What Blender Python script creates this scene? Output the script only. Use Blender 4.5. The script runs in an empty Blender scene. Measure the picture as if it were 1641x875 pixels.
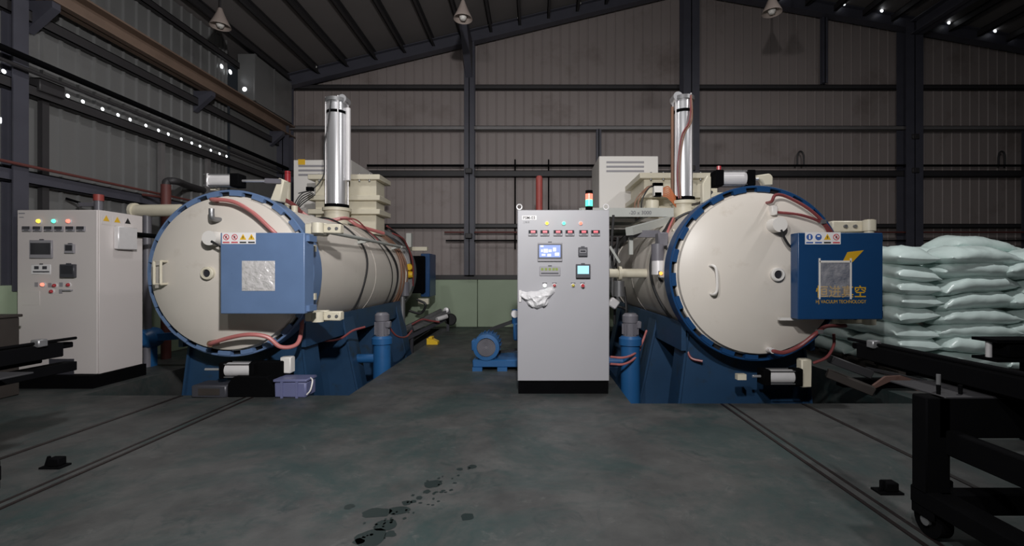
import bpy, bmesh, math, random
from mathutils import Vector, Matrix, noise
rnd = random.Random(7)
PI = math.pi
scene = bpy.context.scene
COL = scene.collection

# ------------------------------------------------------------------ camera, world, lamps, exposure
FPX, VX, VY, CAMH = 720.0, 855.0, 438.0, 1.31          # focal length in pixels, vanishing point, eye height
cd = bpy.data.cameras.new('camera'); cam = bpy.data.objects.new('camera', cd); COL.objects.link(cam)
cd.sensor_fit = 'HORIZONTAL'; cd.sensor_width = 36.0; cd.lens = 36.0*FPX/1641.0
cd.shift_x = -(VX-820.5)/1641.0; cd.shift_y = (VY-437.5)/1641.0
cd.clip_start = 0.05; cd.clip_end = 100
cam.location = (0, 0, CAMH); cam.rotation_euler = (PI/2, 0, 0)
scene.camera = cam
w = bpy.data.worlds.new('hall_world'); scene.world = w; w.use_nodes = True
w.node_tree.nodes['Background'].inputs[0].default_value = (0.75, 0.85, 1.0, 1)
w.node_tree.nodes['Background'].inputs[1].default_value = 0.012
def area_lamp(name, loc, target, size, power, color, spread=PI):
    ld = bpy.data.lights.new(name, 'AREA'); ld.shape = 'DISK'; ld.size = size; ld.energy = power; ld.color = color; ld.spread = spread
    o = bpy.data.objects.new(name, ld); COL.objects.link(o); o.location = loc
    o.rotation_euler = (Vector(target)-Vector(loc)).to_track_quat('-Z', 'Y').to_euler()
    return o
LC = (1.0, 0.985, 0.985)
area_lamp('work_lamp_left', (-1.0, 0.1, 3.3), (4.6, 5.0, 3.0), 0.20, 78, LC)
area_lamp('work_lamp_right', (0.1, 0.2, 3.3), (-3.6, 4.8, 2.4), 0.20, 285, LC)
area_lamp('high_bay_lamp_over_left_furnace', (-3.0, 5.7, 5.6), (-3.0, 6.6, 0.0), 0.35, 42, LC)
area_lamp('high_bay_lamp_over_right_furnace', (1.3, 5.4, 5.8), (1.3, 6.4, 0.0), 0.35, 36, LC)
area_lamp('added_fill_over_sacks', (4.9, 4.0, 5.8), (5.2, 5.4, 0.0), 0.35, 110, LC)  # unseen light added to brighten the sack pile
vs = scene.view_settings
scene.display_settings.display_device = 'sRGB'
vs.view_transform = 'Standard'; vs.look = 'None'; vs.gamma = 1.0; vs.use_curve_mapping = False; vs.exposure = 0.0

# ------------------------------------------------------------------ materials
MATS = {}
def mat(name, col, rough=0.5, metal=0.0, var=0.0, scale=6.0, bump=0.0, bscale=40.0, emit=0.0, ecol=None, spec=0.5, alpha=1.0, trans=0.0, coat=0.0, dirt=None, dscale=2.0, dthr=0.55):
    if name in MATS: return MATS[name]
    m = bpy.data.materials.new(name); m.use_nodes = True; MATS[name] = m
    nt = m.node_tree; b = nt.nodes['Principled BSDF']
    b.inputs['Base Color'].default_value = (*col, 1); b.inputs['Roughness'].default_value = rough
    b.inputs['Metallic'].default_value = metal; b.inputs['Specular IOR Level'].default_value = spec
    b.inputs['Alpha'].default_value = alpha; b.inputs['Transmission Weight'].default_value = trans; b.inputs['Coat Weight'].default_value = coat
    if emit:
        b.inputs['Base Color'].default_value = (*[c_*.15 for c_ in col], 1)
        b.inputs['Emission Color'].default_value = (*(ecol or col), 1); b.inputs['Emission Strength'].default_value = emit
    tc = nt.nodes.new('ShaderNodeTexCoord'); src = tc.outputs['Object']
    last = None
    if var:
        n = nt.nodes.new('ShaderNodeTexNoise'); n.inputs['Scale'].default_value = scale; n.inputs['Detail'].default_value = 5
        nt.links.new(src, n.inputs['Vector'])
        mx = nt.nodes.new('ShaderNodeMix'); mx.data_type = 'RGBA'
        mx.inputs['A'].default_value = (*[c*(1-var) for c in col], 1); mx.inputs['B'].default_value = (*[min(1, c*(1+var)) for c in col], 1)
        nt.links.new(n.outputs['Fac'], mx.inputs['Factor']); last = mx.outputs['Result']
    if dirt:
        n = nt.nodes.new('ShaderNodeTexNoise'); n.inputs['Scale'].default_value = dscale; n.inputs['Detail'].default_value = 8; n.inputs['Roughness'].default_value = 0.65
        nt.links.new(src, n.inputs['Vector'])
        r = nt.nodes.new('ShaderNodeMapRange'); r.inputs['From Min'].default_value = dthr; r.inputs['From Max'].default_value = dthr+0.15
        nt.links.new(n.outputs['Fac'], r.inputs['Value'])
        mx = nt.nodes.new('ShaderNodeMix'); mx.data_type = 'RGBA'
        if last is not None: nt.links.new(last, mx.inputs['A'])
        else: mx.inputs['A'].default_value = (*col, 1)
        mx.inputs['B'].default_value = (*dirt, 1)
        nt.links.new(r.outputs['Result'], mx.inputs['Factor']); last = mx.outputs['Result']
    if last is not None: nt.links.new(last, b.inputs['Base Color'])
    if bump:
        n = nt.nodes.new('ShaderNodeTexNoise'); n.inputs['Scale'].default_value = bscale; n.inputs['Detail'].default_value = 4
        nt.links.new(src, n.inputs['Vector'])
        bp = nt.nodes.new('ShaderNodeBump'); bp.inputs['Strength'].default_value = bump; bp.inputs['Distance'].default_value = 0.02
        nt.links.new(n.outputs['Fac'], bp.inputs['Height']); nt.links.new(bp.outputs['Normal'], b.inputs['Normal'])
    return m
M = dict(
    cream=mat('cream_paint', (.66, .61, .545), .42, var=.05, scale=3, dirt=(.56, .50, .43), dscale=3, dthr=.62),
    cream2=mat('cream_flange_paint', (.66, .61, .48), .45, var=.08, scale=9),
    blue=mat('blue_enamel_lit', (.120, .190, .335), .34, var=.12, scale=5, dirt=(.03, .06, .13), dscale=9, dthr=.66),  # left furnace copy of the blue paint, stronger light and sheen in its colour
    blue_dim=mat('blue_enamel_dim', (.009, .050, .145), .34, var=.10, scale=4),  # same blue paint, darkened in the colour for its weaker light
    bblue=mat('base_blue_paint', (.016, .050, .11), .45, var=.2, scale=3, dirt=(.02, .035, .05), dscale=4, dthr=.56),
    pblue=mat('pump_blue_paint', (.016, .095, .25), .4, var=.12, scale=6, dirt=(.02, .04, .08), dscale=7, dthr=.62),
    grey=mat('cabinet_grey_paint', (.365, .36, .38), .42, var=.02, scale=2),
    warm=mat('cabinet_warm_paint', (.66, .61, .59), .42, var=.03, scale=2),
    white=mat('white_paint', (.75, .72, .68), .42, var=.02, scale=3),
    black=mat('black_steel', (.0025, .0025, .003), .9, spec=.05, var=.3, scale=8),
    blackrub=mat('black_rubber', (.008, .008, .009), .65),
    dark=mat('dark_slot', (.004, .004, .005), .8),
    chrome=mat('polished_aluminium', (.80, .80, .82), .30, metal=.75),
    alu=mat('brushed_aluminium', (.78, .76, .76), .38, metal=.25, var=.06, scale=20),
    steel=mat('grey_steel', (.23, .23, .235), .45, metal=.6, var=.2, scale=12),
    greyp=mat('light_grey_paint', (.42, .43, .40), .5, var=.08, scale=5),
    motor=mat('motor_grey_paint', (.15, .145, .165), .4, var=.1, scale=8),
    col=mat('dark_blue_grey_steel', (.060, .060, .078), .5, var=.2, scale=4),
    girt=mat('dark_girt_steel', (.030, .028, .030), .55, var=.25, scale=3),
    girtl=mat('galvanised_girt', (.20, .19, .19), .45, metal=.3, var=.2, scale=3),
    brown=mat('rusty_brown_beam', (.17, .115, .085), .6, var=.3, scale=3),
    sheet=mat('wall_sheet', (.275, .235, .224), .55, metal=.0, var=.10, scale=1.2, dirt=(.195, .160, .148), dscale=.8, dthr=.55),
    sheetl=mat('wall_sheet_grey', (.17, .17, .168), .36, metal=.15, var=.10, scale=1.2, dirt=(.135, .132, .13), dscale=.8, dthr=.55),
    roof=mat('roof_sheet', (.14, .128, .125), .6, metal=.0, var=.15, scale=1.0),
    green=mat('pale_green_paint', (.30, .37, .26), .55, var=.06, scale=3, dirt=(.25, .33, .22), dscale=3, dthr=.64),
    red=mat('red_hose', (.48, .16, .15), .4), dred=mat('dark_red_hose', (.22, .05, .05), .4),
    redp=mat('red_pipe_paint', (.33, .06, .05), .5, var=.2, scale=5), oxide=mat('oxide_red_paint', (.12, .035, .03), .6, var=.2, scale=5),
    orange=mat('orange_cable', (.55, .17, .06), .5), cable=mat('black_cable', (.012, .012, .013), .5),
    yellow=mat('yellow_paint', (.75, .47, .02), .4), gold=mat('gold_print', (.62, .36, .02), .4),
    foil=mat('crinkled_foil', (.80, .77, .76), .25, metal=.35, bump=.8, bscale=26, var=.22, scale=22),
    film=mat('crumpled_film', (.62, .58, .55), .2, bump=1.0, bscale=18, var=.55, scale=16, coat=.6, alpha=.36),
    paper=mat('white_film', (.70, .69, .70), .35),
    bag=mat('mint_bag_plastic', (.62, .74, .71), .30, bump=.30, bscale=9, var=.10, scale=3),
    lwhite=mat('label_white', (.80, .78, .78), .5), lblue=mat('label_blue', (.05, .12, .38), .5), lred=mat('label_red', (.55, .08, .10), .5),
    lyel=mat('label_yellow', (.75, .45, .03), .5), lblk=mat('label_black', (.02, .02, .02), .5),
    glass=mat('dark_screen', (.03, .03, .035), .15), bez=mat('dark_bezel', (.05, .05, .06), .4), bezl=mat('grey_bezel', (.30, .29, .31), .4),
    scr=mat('lit_screen', (.5, .6, .9), .3, emit=.85, ecol=(.32, .44, .95)), scrw=mat('lit_screen_white', (.9, .9, 1), .3, emit=1.2, ecol=(.9, .93, 1.0)),
    scrc=mat('lit_screen_cyan', (.4, .8, .9), .3, emit=1.1, ecol=(.42, .80, 1.0)), scrb=mat('lit_screen_blue', (.05, .1, .5), .3, emit=.5, ecol=(.1, .2, .9)),
    eyel=mat('lit_yellow_lens', (1, .6, .05), .3, emit=2.5, ecol=(1, .55, .05)), egrn=mat('lit_green_lens', (.1, .9, .5), .3, emit=2.2, ecol=(.1, .9, .5)),
    ered=mat('lit_red_lens', (1, .2, .15), .3, emit=2.2, ecol=(1, .18, .12)), edig=mat('lit_red_digits', (1, .1, .1), .3, emit=1.6, ecol=(1, .13, .16)),
    eamb=mat('lit_amber_lens', (1, .45, .1), .3, emit=2.6, ecol=(1, .32, .05)), ewht=mat('lit_white_lens', (.9, 1, 1), .3, emit=2.5, ecol=(.85, 1, .95)),
    ggrn=mat('green_digit_window', (.25, .30, .08), .4, emit=.35, ecol=(.5, .65, .1)),
    redlens=mat('red_lens_off', (.45, .04, .05), .3), yellens=mat('yellow_lens_off', (.55, .45, .05), .3),
    day=mat('daylight_gap', (1, 1, 1), .5, emit=4.0, ecol=(.92, .96, 1.0)),
    lampsh=mat('lamp_shade_enamel', (.34, .28, .25), .35), bulb=mat('lamp_bulb_glass', (.75, .72, .68), .2),
    rust=mat('rusty_plate', (.15, .085, .07), .6, var=.3, scale=4, dirt=(.07, .03, .02), dscale=5), wood=mat('dark_wood', (.035, .028, .024), .7, var=.3, scale=6),
    blubox=mat('blue_grey_plastic', (.13, .14, .26), .45, var=.1, scale=6), oil=mat('oil_stain', (.012, .020, .020), .35), dgrey=mat('dark_grey_steel', (.035, .034, .037), .5, var=.2, scale=6),
    rail=mat('rusty_rail_steel', (.018, .012, .012), .5, metal=.4, var=.2, scale=10), goldcab=mat('copper_braid', (.24, .13, .085), .5, metal=.2),
)
# floor: worn green paint over grey concrete
fm = bpy.data.materials.new('worn_painted_concrete'); fm.use_nodes = True; nt = fm.node_tree; B = nt.nodes['Principled BSDF']
tc = nt.nodes.new('ShaderNodeTexCoord')
def nz(scale, detail=6, rough=.6, dist=0.0):
    n = nt.nodes.new('ShaderNodeTexNoise'); n.inputs['Scale'].default_value = scale; n.inputs['Detail'].default_value = detail
    n.inputs['Roughness'].default_value = rough; n.inputs['Distortion'].default_value = dist
    nt.links.new(tc.outputs['Object'], n.inputs['Vector']); return n.outputs['Fac']
def rng(v, a, b, lo=0, hi=1):
    r = nt.nodes.new('ShaderNodeMapRange'); r.inputs[1].default_value = a; r.inputs[2].default_value = b; r.inputs[3].default_value = lo; r.inputs[4].default_value = hi
    nt.links.new(v, r.inputs[0]); return r.outputs[0]
def mix(f, a, b):
    m = nt.nodes.new('ShaderNodeMix'); m.data_type = 'RGBA'; nt.links.new(f, m.inputs['Factor'])
    for s, v in (('A', a), ('B', b)):
        if isinstance(v, tuple): m.inputs[s].default_value = (*v, 1)
        else: nt.links.new(v, m.inputs[s])
    return m.outputs['Result']
c = mix(rng(nz(2.2, 8, .65), .36, .66), (.036, .037, .0365), (.066, .067, .065))
c = mix(rng(nz(.9, 8, .72, .5), .46, .60, 0, .85), c, (.019, .037, .036))
c = mix(rng(nz(3.4, 8, .75, 1.2), .54, .68, 0, .75), c, (.015, .026, .026))
c = mix(rng(nz(6.0, 8, .78, .6), .58, .70, 0, .60), c, (.092, .092, .088))
c = mix(rng(nz(16, 8, .7, .8), .64, .74, 0, .6), c, (.015, .018, .018))
nt.links.new(c, B.inputs['Base Color'])
nt.links.new(rng(nz(3, 6), .3, .7, .42, .72), B.inputs['Roughness'])
bp = nt.nodes.new('ShaderNodeBump'); bp.inputs['Strength'].default_value = .12; bp.inputs['Distance'].default_value = .01
nt.links.new(nz(18), bp.inputs['Height']); nt.links.new(bp.outputs['Normal'], B.inputs['Normal'])
M['floor'] = fm

# ------------------------------------------------------------------ mesh helpers
ORG = {}
def V(*a): return Vector(a)
def at(px, py, Y):                      # a point of the place from its bearing and its distance
    return Vector(((px-VX)/FPX*Y, Y, CAMH-(py-VY)/FPX*Y))
def X(px, Y): return (px-VX)/FPX*Y
def Z(py, Y): return CAMH-(py-VY)/FPX*Y
class MB:
    def __init__(s): s.v = []; s.f = []; s.mi = []; s.cur = 0
    def mat(s, i): s.cur = i; return s
    def add(s, vs_, fs):
        n = len(s.v); s.v += [tuple(p) for p in vs_]
        for f in fs: s.f.append([i+n for i in f]); s.mi.append(s.cur)
        return s
    def b2(s, a, b, rot=None, piv=None):      # box from corner to corner
        x0, y0, z0 = a; x1, y1, z1 = b
        vv = [Vector(p) for p in ((x0,y0,z0),(x1,y0,z0),(x1,y1,z0),(x0,y1,z0),(x0,y0,z1),(x1,y0,z1),(x1,y1,z1),(x0,y1,z1))]
        if rot is not None:
            c_ = Vector(piv) if piv is not None else (Vector(a)+Vector(b))/2
            vv = [rot @ (p-c_)+c_ for p in vv]
        return s.add(vv, [(0,3,2,1),(4,5,6,7),(0,1,5,4),(1,2,6,5),(2,3,7,6),(3,0,4,7)])
    def bc(s, c_, d, rot=None):
        c_ = Vector(c_); d = Vector(d)/2
        return s.b2(c_-d, c_+d, rot)
    def bar(s, p, q, w_, h, up=(0,0,1)):       # rectangular bar from p to q
        p = Vector(p); q = Vector(q); t = (q-p).normalized(); u = Vector(up)
        if abs(t.dot(u)) > .98: u = Vector((0,1,0))
        a = t.cross(u).normalized()*w_/2; b = a.cross(t).normalized()*h/2
        vv = [p-a-b, p+a-b, p+a+b, p-a+b, q-a-b, q+a-b, q+a+b, q-a+b]
        return s.add(vv, [(0,1,2,3),(7,6,5,4),(0,4,5,1),(1,5,6,2),(2,6,7,3),(3,7,4,0)])
    def cyl(s, p, q, r, n=20, r2=None):
        return s.tube([p, q], [r, r if r2 is None else r2], n)
    def tube(s, pts, r, n=8, close=False):
        pts = [Vector(p) for p in pts]; k = len(pts)
        rs = r if isinstance(r, (list, tuple)) else [r]*k
        t0 = (pts[1]-pts[0]).normalized()
        a = t0.orthogonal().normalized(); vv = []
        for i, p in enumerate(pts):
            t = (pts[min(i+1, k-1)]-pts[max(i-1, 0)]).normalized()
            a = (a-t*a.dot(t)).normalized(); b = t.cross(a)
            for j in range(n):
                an = 2*PI*j/n; vv.append(p+(a*math.cos(an)+b*math.sin(an))*rs[i])
        fs = []
        for i in range(k-1):
            for j in range(n):
                j2 = (j+1) % n; fs.append((i*n+j, i*n+j2, (i+1)*n+j2, (i+1)*n+j))
        fs.append(tuple(range(n-1, -1, -1))); fs.append(tuple((k-1)*n+j for j in range(n)))
        return s.add(vv, fs)
    def lathe(s, prof, o, ax='Y', n=48, a0=0, a1=2*PI):     # prof: (radius, distance along axis)
        o = Vector(o); full = abs(a1-a0-2*PI) < 1e-6; m = n if full else n+1; vv = []
        for r, h in prof:
            for j in range(m):
                an = a0+(a1-a0)*j/n; c_, s_ = r*math.cos(an), r*math.sin(an)
                vv.append(o+(Vector((c_, h, s_)) if ax == 'Y' else Vector((c_, s_, h)) if ax == 'Z' else Vector((h, c_, s_))))
        fs = []
        for i in range(len(prof)-1):
            for j in range(n):
                j2 = (j+1) % m
                q = (i*m+j, i*m+j2, (i+1)*m+j2, (i+1)*m+j)
                fs.append(q if ax != 'Y' else q[::-1])
        return s.add(vv, fs)
    def prism(s, poly, y0, y1, plane='XZ'):
        f = (lambda a, b, d: (a, d, b)) if plane == 'XZ' else (lambda a, b, d: (a, b, d)) if plane == 'XY' else (lambda a, b, d: (d, a, b))
        n = len(poly); vv = [f(a, b, y0) for a, b in poly]+[f(a, b, y1) for a, b in poly]
        return s.add(vv, [tuple(range(n)), tuple(range(2*n-1, n-1, -1))]+[(i, (i+1) % n, n+(i+1) % n, n+i) for i in range(n)])
    def build(s, name, m, parent=None, bevel=0.0, sharp=35, org=None, seg=1):
        o_ = Vector(org) if org is not None else (ORG[parent.name] if parent is not None else Vector((0,0,0)))
        me = bpy.data.meshes.new(name); me.from_pydata([tuple(Vector(p)-o_) for p in s.v], [], s.f)
        for mm in (m if isinstance(m, (list, tuple)) else [m]): me.materials.append(M[mm] if isinstance(mm, str) else mm)
        me.polygons.foreach_set('material_index', s.mi); me.polygons.foreach_set('use_smooth', [True]*len(s.f))
        bm = bmesh.new(); bm.from_mesh(me); bmesh.ops.recalc_face_normals(bm, faces=bm.faces); bm.to_mesh(me); bm.free()
        me.update(); me.set_sharp_from_angle(angle=math.radians(sharp))
        o = bpy.data.objects.new(name, me); COL.objects.link(o)
        if parent is not None: o.parent = parent; ORG[o.name] = ORG[parent.name]
        else: o.location = o_; ORG[o.name] = o_
        if bevel:
            bv = o.modifiers.new('bevel', 'BEVEL'); bv.width = bevel; bv.segments = seg; bv.limit_method = 'ANGLE'; bv.harden_normals = False
        return o
def share(src, name, delta, parent):           # another piece with the same mesh, moved
    o = bpy.data.objects.new(name, src.data); COL.objects.link(o); o.parent = parent; o.location = Vector(delta); ORG[o.name] = ORG[parent.name]
    for md in src.modifiers:
        b = o.modifiers.new(md.name, md.type); b.width = md.width; b.segments = md.segments; b.limit_method = md.limit_method
    return o
def tag(o, label, cat, group=None, kind=None):
    o['label'] = label; o['category'] = cat
    if group: o['group'] = group
    if kind: o['kind'] = kind
    return o
def thing(name, loc, label, cat, group=None):
    o = bpy.data.objects.new(name, None); COL.objects.link(o); o.location = loc; ORG[o.name] = Vector(loc)
    o.empty_display_size = .1
    return tag(o, label, cat, group)
def root(name, kind='structure'):
    o = bpy.data.objects.new(name, None); COL.objects.link(o); ORG[o.name] = Vector((0,0,0)); o['kind'] = kind; return o
def text(name, body, loc, size, m, parent, rot=(PI/2, 0, 0), sx=1.0, bold=0.0, align='LEFT'):
    cu = bpy.data.curves.new(name, 'FONT'); cu.body = body; cu.size = size; cu.extrude = .0006; cu.offset = bold; cu.align_x = align
    tmp = bpy.data.objects.new(name, cu); COL.objects.link(tmp); bpy.context.view_layer.update()
    me = bpy.data.meshes.new_from_object(tmp.evaluated_get(bpy.context.evaluated_depsgraph_get())); bpy.data.objects.remove(tmp)
    me.materials.clear(); me.materials.append(M[m]); o = bpy.data.objects.new(name, me); COL.objects.link(o)
    o.parent = parent; o.location = Vector(loc)-ORG[parent.name]; o.rotation_euler = rot; o.scale = (sx, 1, 1); return o
def bez(p, k=8):                                # smooth path through points (Catmull-Rom)
    p = [Vector(q) for q in p]; P_ = [p[0]*2-p[1]]+p+[p[-1]*2-p[-2]]; out = []
    for i in range(1, len(P_)-2):
        for j in range(k):
            t = j/k; a, b, c_, d = P_[i-1], P_[i], P_[i+1], P_[i+2]
            out.append(.5*((2*b)+(c_-a)*t+(2*a-5*b+4*c_-d)*t*t+(3*b-a-3*c_+d)*t**3))
    return out+[p[-1]]

# ------------------------------------------------------------------ the hall
YB, XL = 11.1, -6.2
RX, RZ = 3.7, 8.42                       # ridge
def roofz(x): return RZ-(RX-x)*.242 if x < RX else RZ-(x-RX)*.178
PITS = [(-4.85, -1.98, 4.82, 10.6), (.98, 3.95, 4.52, 10.2)]
fl = MB()
xs = sorted({-7.0, 14.0, *[p[0] for p in PITS], *[p[1] for p in PITS]}); ys = sorted({-5.0, YB+.1, *[p[2] for p in PITS], *[p[3] for p in PITS]})
for i in range(len(xs)-1):
    for j in range(len(ys)-1):
        cx_, cy_ = (xs[i]+xs[i+1])/2, (ys[j]+ys[j+1])/2
        if any(p[0] < cx_ < p[1] and p[2] < cy_ < p[3] for p in PITS): continue
        fl.add([(xs[i],ys[j],0),(xs[i+1],ys[j],0),(xs[i+1],ys[j+1],0),(xs[i],ys[j+1],0)], [(0,1,2,3)])
PD = -.55
for x0, x1, y0, y1 in PITS:
    fl.add([(x0,y0,0),(x1,y0,0),(x1,y1,0),(x0,y1,0),(x0,y0,PD),(x1,y0,PD),(x1,y1,PD),(x0,y1,PD)], [(4,5,6,7),(0,4,5,1)[::-1],(1,5,6,2)[::-1],(2,6,7,3)[::-1],(3,7,4,0)[::-1]])
floor = fl.build('floor', 'floor'); floor['kind'] = 'structure'

def sheet(name, m, parent, p0, p1, z0, ztop, inward, ribs=4, flat=False, rh=.028):   # one profiled wall sheet from p0 to p1
    p0 = Vector((*p0, 0)); p1 = Vector((*p1, 0)); d = p1-p0; n_ = Vector((*inward, 0)); pr = []
    if flat: pr = [(0, 0), (1, 0)]
    else:
        L = 1.0/ribs
        for k in range(ribs):
            a = k*L; pr += [(a, 0), (a+L*.40, 0), (a+L*.46, rh), (a+L*.54, rh), (a+L*.60, 0)]
        pr.append((1, 0))
    mb = MB(); k = len(pr); vv = []
    for t, h in pr:
        q = p0+d*t+n_*h; vv += [(q.x, q.y, z0), (q.x, q.y, ztop(q.x))]
    back = []
    for t, h in ((0, -.012), (1, -.012)):
        q = p0+d*t+n_*h; back += [(q.x, q.y, z0), (q.x, q.y, ztop(q.x))]
    fs = [(2*i, 2*i+2, 2*i+3, 2*i+1) for i in range(k-1)]
    b = 2*k; fs += [(b, b+1, b+3, b+2)]
    mb.add(vv+back, fs)
    return mb.build(name, m, parent, sharp=25)

wb = root('wall_back')
x = XL
while x < 13.9:
    sheet('wall_panel', 'sheet', wb, (x, YB), (min(x+.9, 13.95), YB), 1.10, lambda q: roofz(q)-.02, (0, -1), rh=.014); x += .9
xj = -1.37-2.6*2+.38; edges = [XL]+[-6.17+2.4*k for k in range(1, 9)]
edges = [XL, -3.97, -1.37, 1.23, 3.83, 6.43, 9.03, 11.63, 13.95]
for a, b in zip(edges, edges[1:]):
    MB().b2((a+.006, YB-.13, 0), (b-.006, YB+.05, 1.16)).build('parapet_slab', 'green', wb, bevel=.008)
MB().b2((XL, YB-.15, 1.16), (13.95, YB+.02, 1.27)).build('flashing', 'girt', wb)
def girt(z, h, d, m, x0=XL, x1=13.95, name='girt'):
    g = MB(); g.b2((x0, YB-d, z-h/2), (x1, YB-.035, z-h/2+.012)); g.b2((x0, YB-d, z+h/2-.012), (x1, YB-.035, z+h/2)); g.b2((x0, YB-d, z-h/2), (x1, YB-d+.012, z+h/2))
    return g.build(name, m, wb)
girt(5.86, .11, .14, 'girt'); girt(4.84, .10, .2, 'girtl'); girt(3.74, .15, .16, 'girt'); girt(2.47, .10, .14, 'girt')
MB().cyl((-4.0, YB-.3, 3.90), (13.9, YB-.3, 3.90), .028, 10).build('conduit_pipe', 'black', wb)
MB().cyl((-2.15, YB-.26, 2.30), (13.9, YB-.26, 2.30), .022, 10).build('red_water_pipe', 'oxide', wb)
MB().cyl((-2.12, YB-.24, 2.10), (13.9, YB-.24, 2.10), .020, 10).build('conduit_pipe', 'black', wb)
def icol(x, w_, z0, z1, d=.22, name='column', parent=wb):
    c_ = MB(); yf = YB-.14
    c_.b2((x-w_/2, yf-d, z0), (x+w_/2, yf-d+.016, z1)); c_.b2((x-w_/2, yf-.016, z0), (x+w_/2, yf, z1)); c_.b2((x-.01, yf-d, z0), (x+.01, yf, z1))
    return c_.build(name, 'col', parent)
icol(-1.54, .24, 1.27, roofz(-1.54)-.25); icol(3.75, .38, 1.27, roofz(3.75)-.2, .3); icol(9.05, .40, 1.27, roofz(9.05)-.2, .3); icol(12.05, .30, 1.27, 4.9)
icol(-6.0, .30, 1.27, roofz(-6.0)-.2)
icol(7.05, .13, 5.92, roofz(7.05)-.2, .1); icol(1.58, .12, 2.5, 4.8, .1)
for x_ in (-.45, .37):                      # thin vertical conduits on the back wall
    MB().cyl((x_, YB-.09, 1.9), (x_, YB-.09, 4.1), .018, 8).build('conduit_pipe', 'black', wb)
for x_, z_ in ((-1.54, 3.74), (-1.54, 2.2), (3.75, 3.8), (9.05, 4.55), (9.05, 3.75)):
    MB().bc((x_, YB-.42, z_), (.16, .12, .12)).build('pipe_clamp', 'girt', wb, bevel=.01)
for x_ in (6.5, 11.4):
    MB().tube(bez([(x_-.08, YB-.16, 3.95), (x_-.07, YB-.16, 4.2), (x_, YB-.16, 4.28), (x_+.07, YB-.16, 4.2), (x_+.08, YB-.16, 3.95)], 5), .02, 8).build('pipe_bend', 'girt', wb)
# rafters against the gable, with gussets
def rafter(x0, x1, y, name='rafter', parent=wb, h=.30):
    r = MB(); n_ = 1
    a, b = V(x0, y, roofz(x0)-.02-h/2), V(x1, y, roofz(x1)-.02-h/2)
    r.bar(a+V(0,0,h/2-.01), b+V(0,0,h/2-.01), .2, .02, (0,0,1)); r.bar(a-V(0,0,h/2-.01), b-V(0,0,h/2-.01), .2, .02, (0,0,1)); r.bar(a, b, .02, h-.02, (0,0,1))
    return r.build(name, 'col', parent)
rafter(XL, RX, YB-.28); rafter(RX, 13.9, YB-.28)
MB().prism([(YB-.36, roofz(-1.6)-.3), (YB-1.25, roofz(-1.6)-.22), (YB-1.25, roofz(-1.6)-.42), (YB-.36, roofz(-1.6)-1.15)], -1.62, -1.46, 'YZ').build('gusset', 'col', wb)

wl = root('wall_left')
y = -3.0
while y < 9.05:
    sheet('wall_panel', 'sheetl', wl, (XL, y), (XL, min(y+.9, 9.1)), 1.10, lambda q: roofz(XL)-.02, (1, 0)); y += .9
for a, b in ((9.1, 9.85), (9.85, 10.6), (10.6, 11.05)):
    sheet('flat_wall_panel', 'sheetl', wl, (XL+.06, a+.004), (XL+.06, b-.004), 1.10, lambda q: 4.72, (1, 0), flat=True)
y = -3.0
while y < 10.9:
    MB().b2((XL-.05, y+.006, 0), (XL+.16, min(y+2.4, 11.0)-.006, 1.17)).build('parapet_slab', 'green', wl, bevel=.008); y += 2.4
def lgirt(z, h, d, m, y0=-3.0, y1=11.0):
    g = MB(); x0 = XL+.035; x1 = XL+d
    g.b2((x0, y0, z-h/2), (x1, y1, z-h/2+.012)); g.b2((x0, y0, z+h/2-.012), (x1, y1, z+h/2)); g.b2((x1-.012, y0, z-h/2), (x1, y1, z+h/2))
    return g.build('girt', m, wl)
lgirt(3.52, .13, .15, 'girt'); lgirt(2.46, .15, .14, 'col'); lgirt(4.42, .14, .12, 'girt'); lgirt(5.6, .12, .12, 'girt')
MB().cyl((XL+.34, -3, 3.80), (XL+.34, 10.7, 3.80), .04, 10).build('conduit_pipe', 'black', wl)
MB().cyl((XL+.26, -3, 3.70), (XL+.26, 10.7, 3.70), .025, 10).build('conduit_pipe', 'girt', wl)
MB().cyl((XL+.22, 4, 2.58), (XL+.22, 9.6, 2.58), .018, 8).build('red_water_pipe', 'oxide', wl)
# crane runway beam on brackets
g = MB(); g.b2((XL+.12, 2.6, 4.84), (XL+.42, 11.0, 4.865)); g.b2((XL+.16, 2.6, 4.62), (XL+.38, 11.0, 4.64)); g.b2((XL+.26, 2.6, 4.62), (XL+.28, 11.0, 4.86))
g.build('runway_beam', 'brown', wl)
for y_ in (5.5, 8.2, 10.5):
    MB().prism([(XL+.03, 4.62), (XL+.36, 4.62), (XL+.36, 4.54), (XL+.03, 4.25)], y_-.05, y_+.05, 'XZ').build('beam_bracket', 'col', wl)
for y_, w_ in ((5.28, .16),):
    c_ = MB(); c_.b2((XL+.16, y_-w_/2, 1.1), (XL+.18, y_+w_/2, roofz(XL)-.1)); c_.b2((XL+.03, y_-.01, 1.1), (XL+.17, y_+.01, roofz(XL)-.1)); c_.b2((XL+.035, y_-w_/2, 1.1), (XL+.05, y_+w_/2, roofz(XL)-.1)); c_.build('column', 'col', wl)
for y_, z0, z1 in ((5.62, 1.2, 3.6), (7.4, 2.5, 3.5), (8.45, 2.5, 3.5)):
    MB().b2((XL+.04, y_-.04, z0), (XL+.1, y_+.04, z1)).build('stud', 'girtl' if y_ > 6 else 'girt', wl)
MB().bc((XL+.12, 5.62, 3.62), (.14, .3, .16)).build('junction_box', 'girt', wl, bevel=.01)
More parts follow.
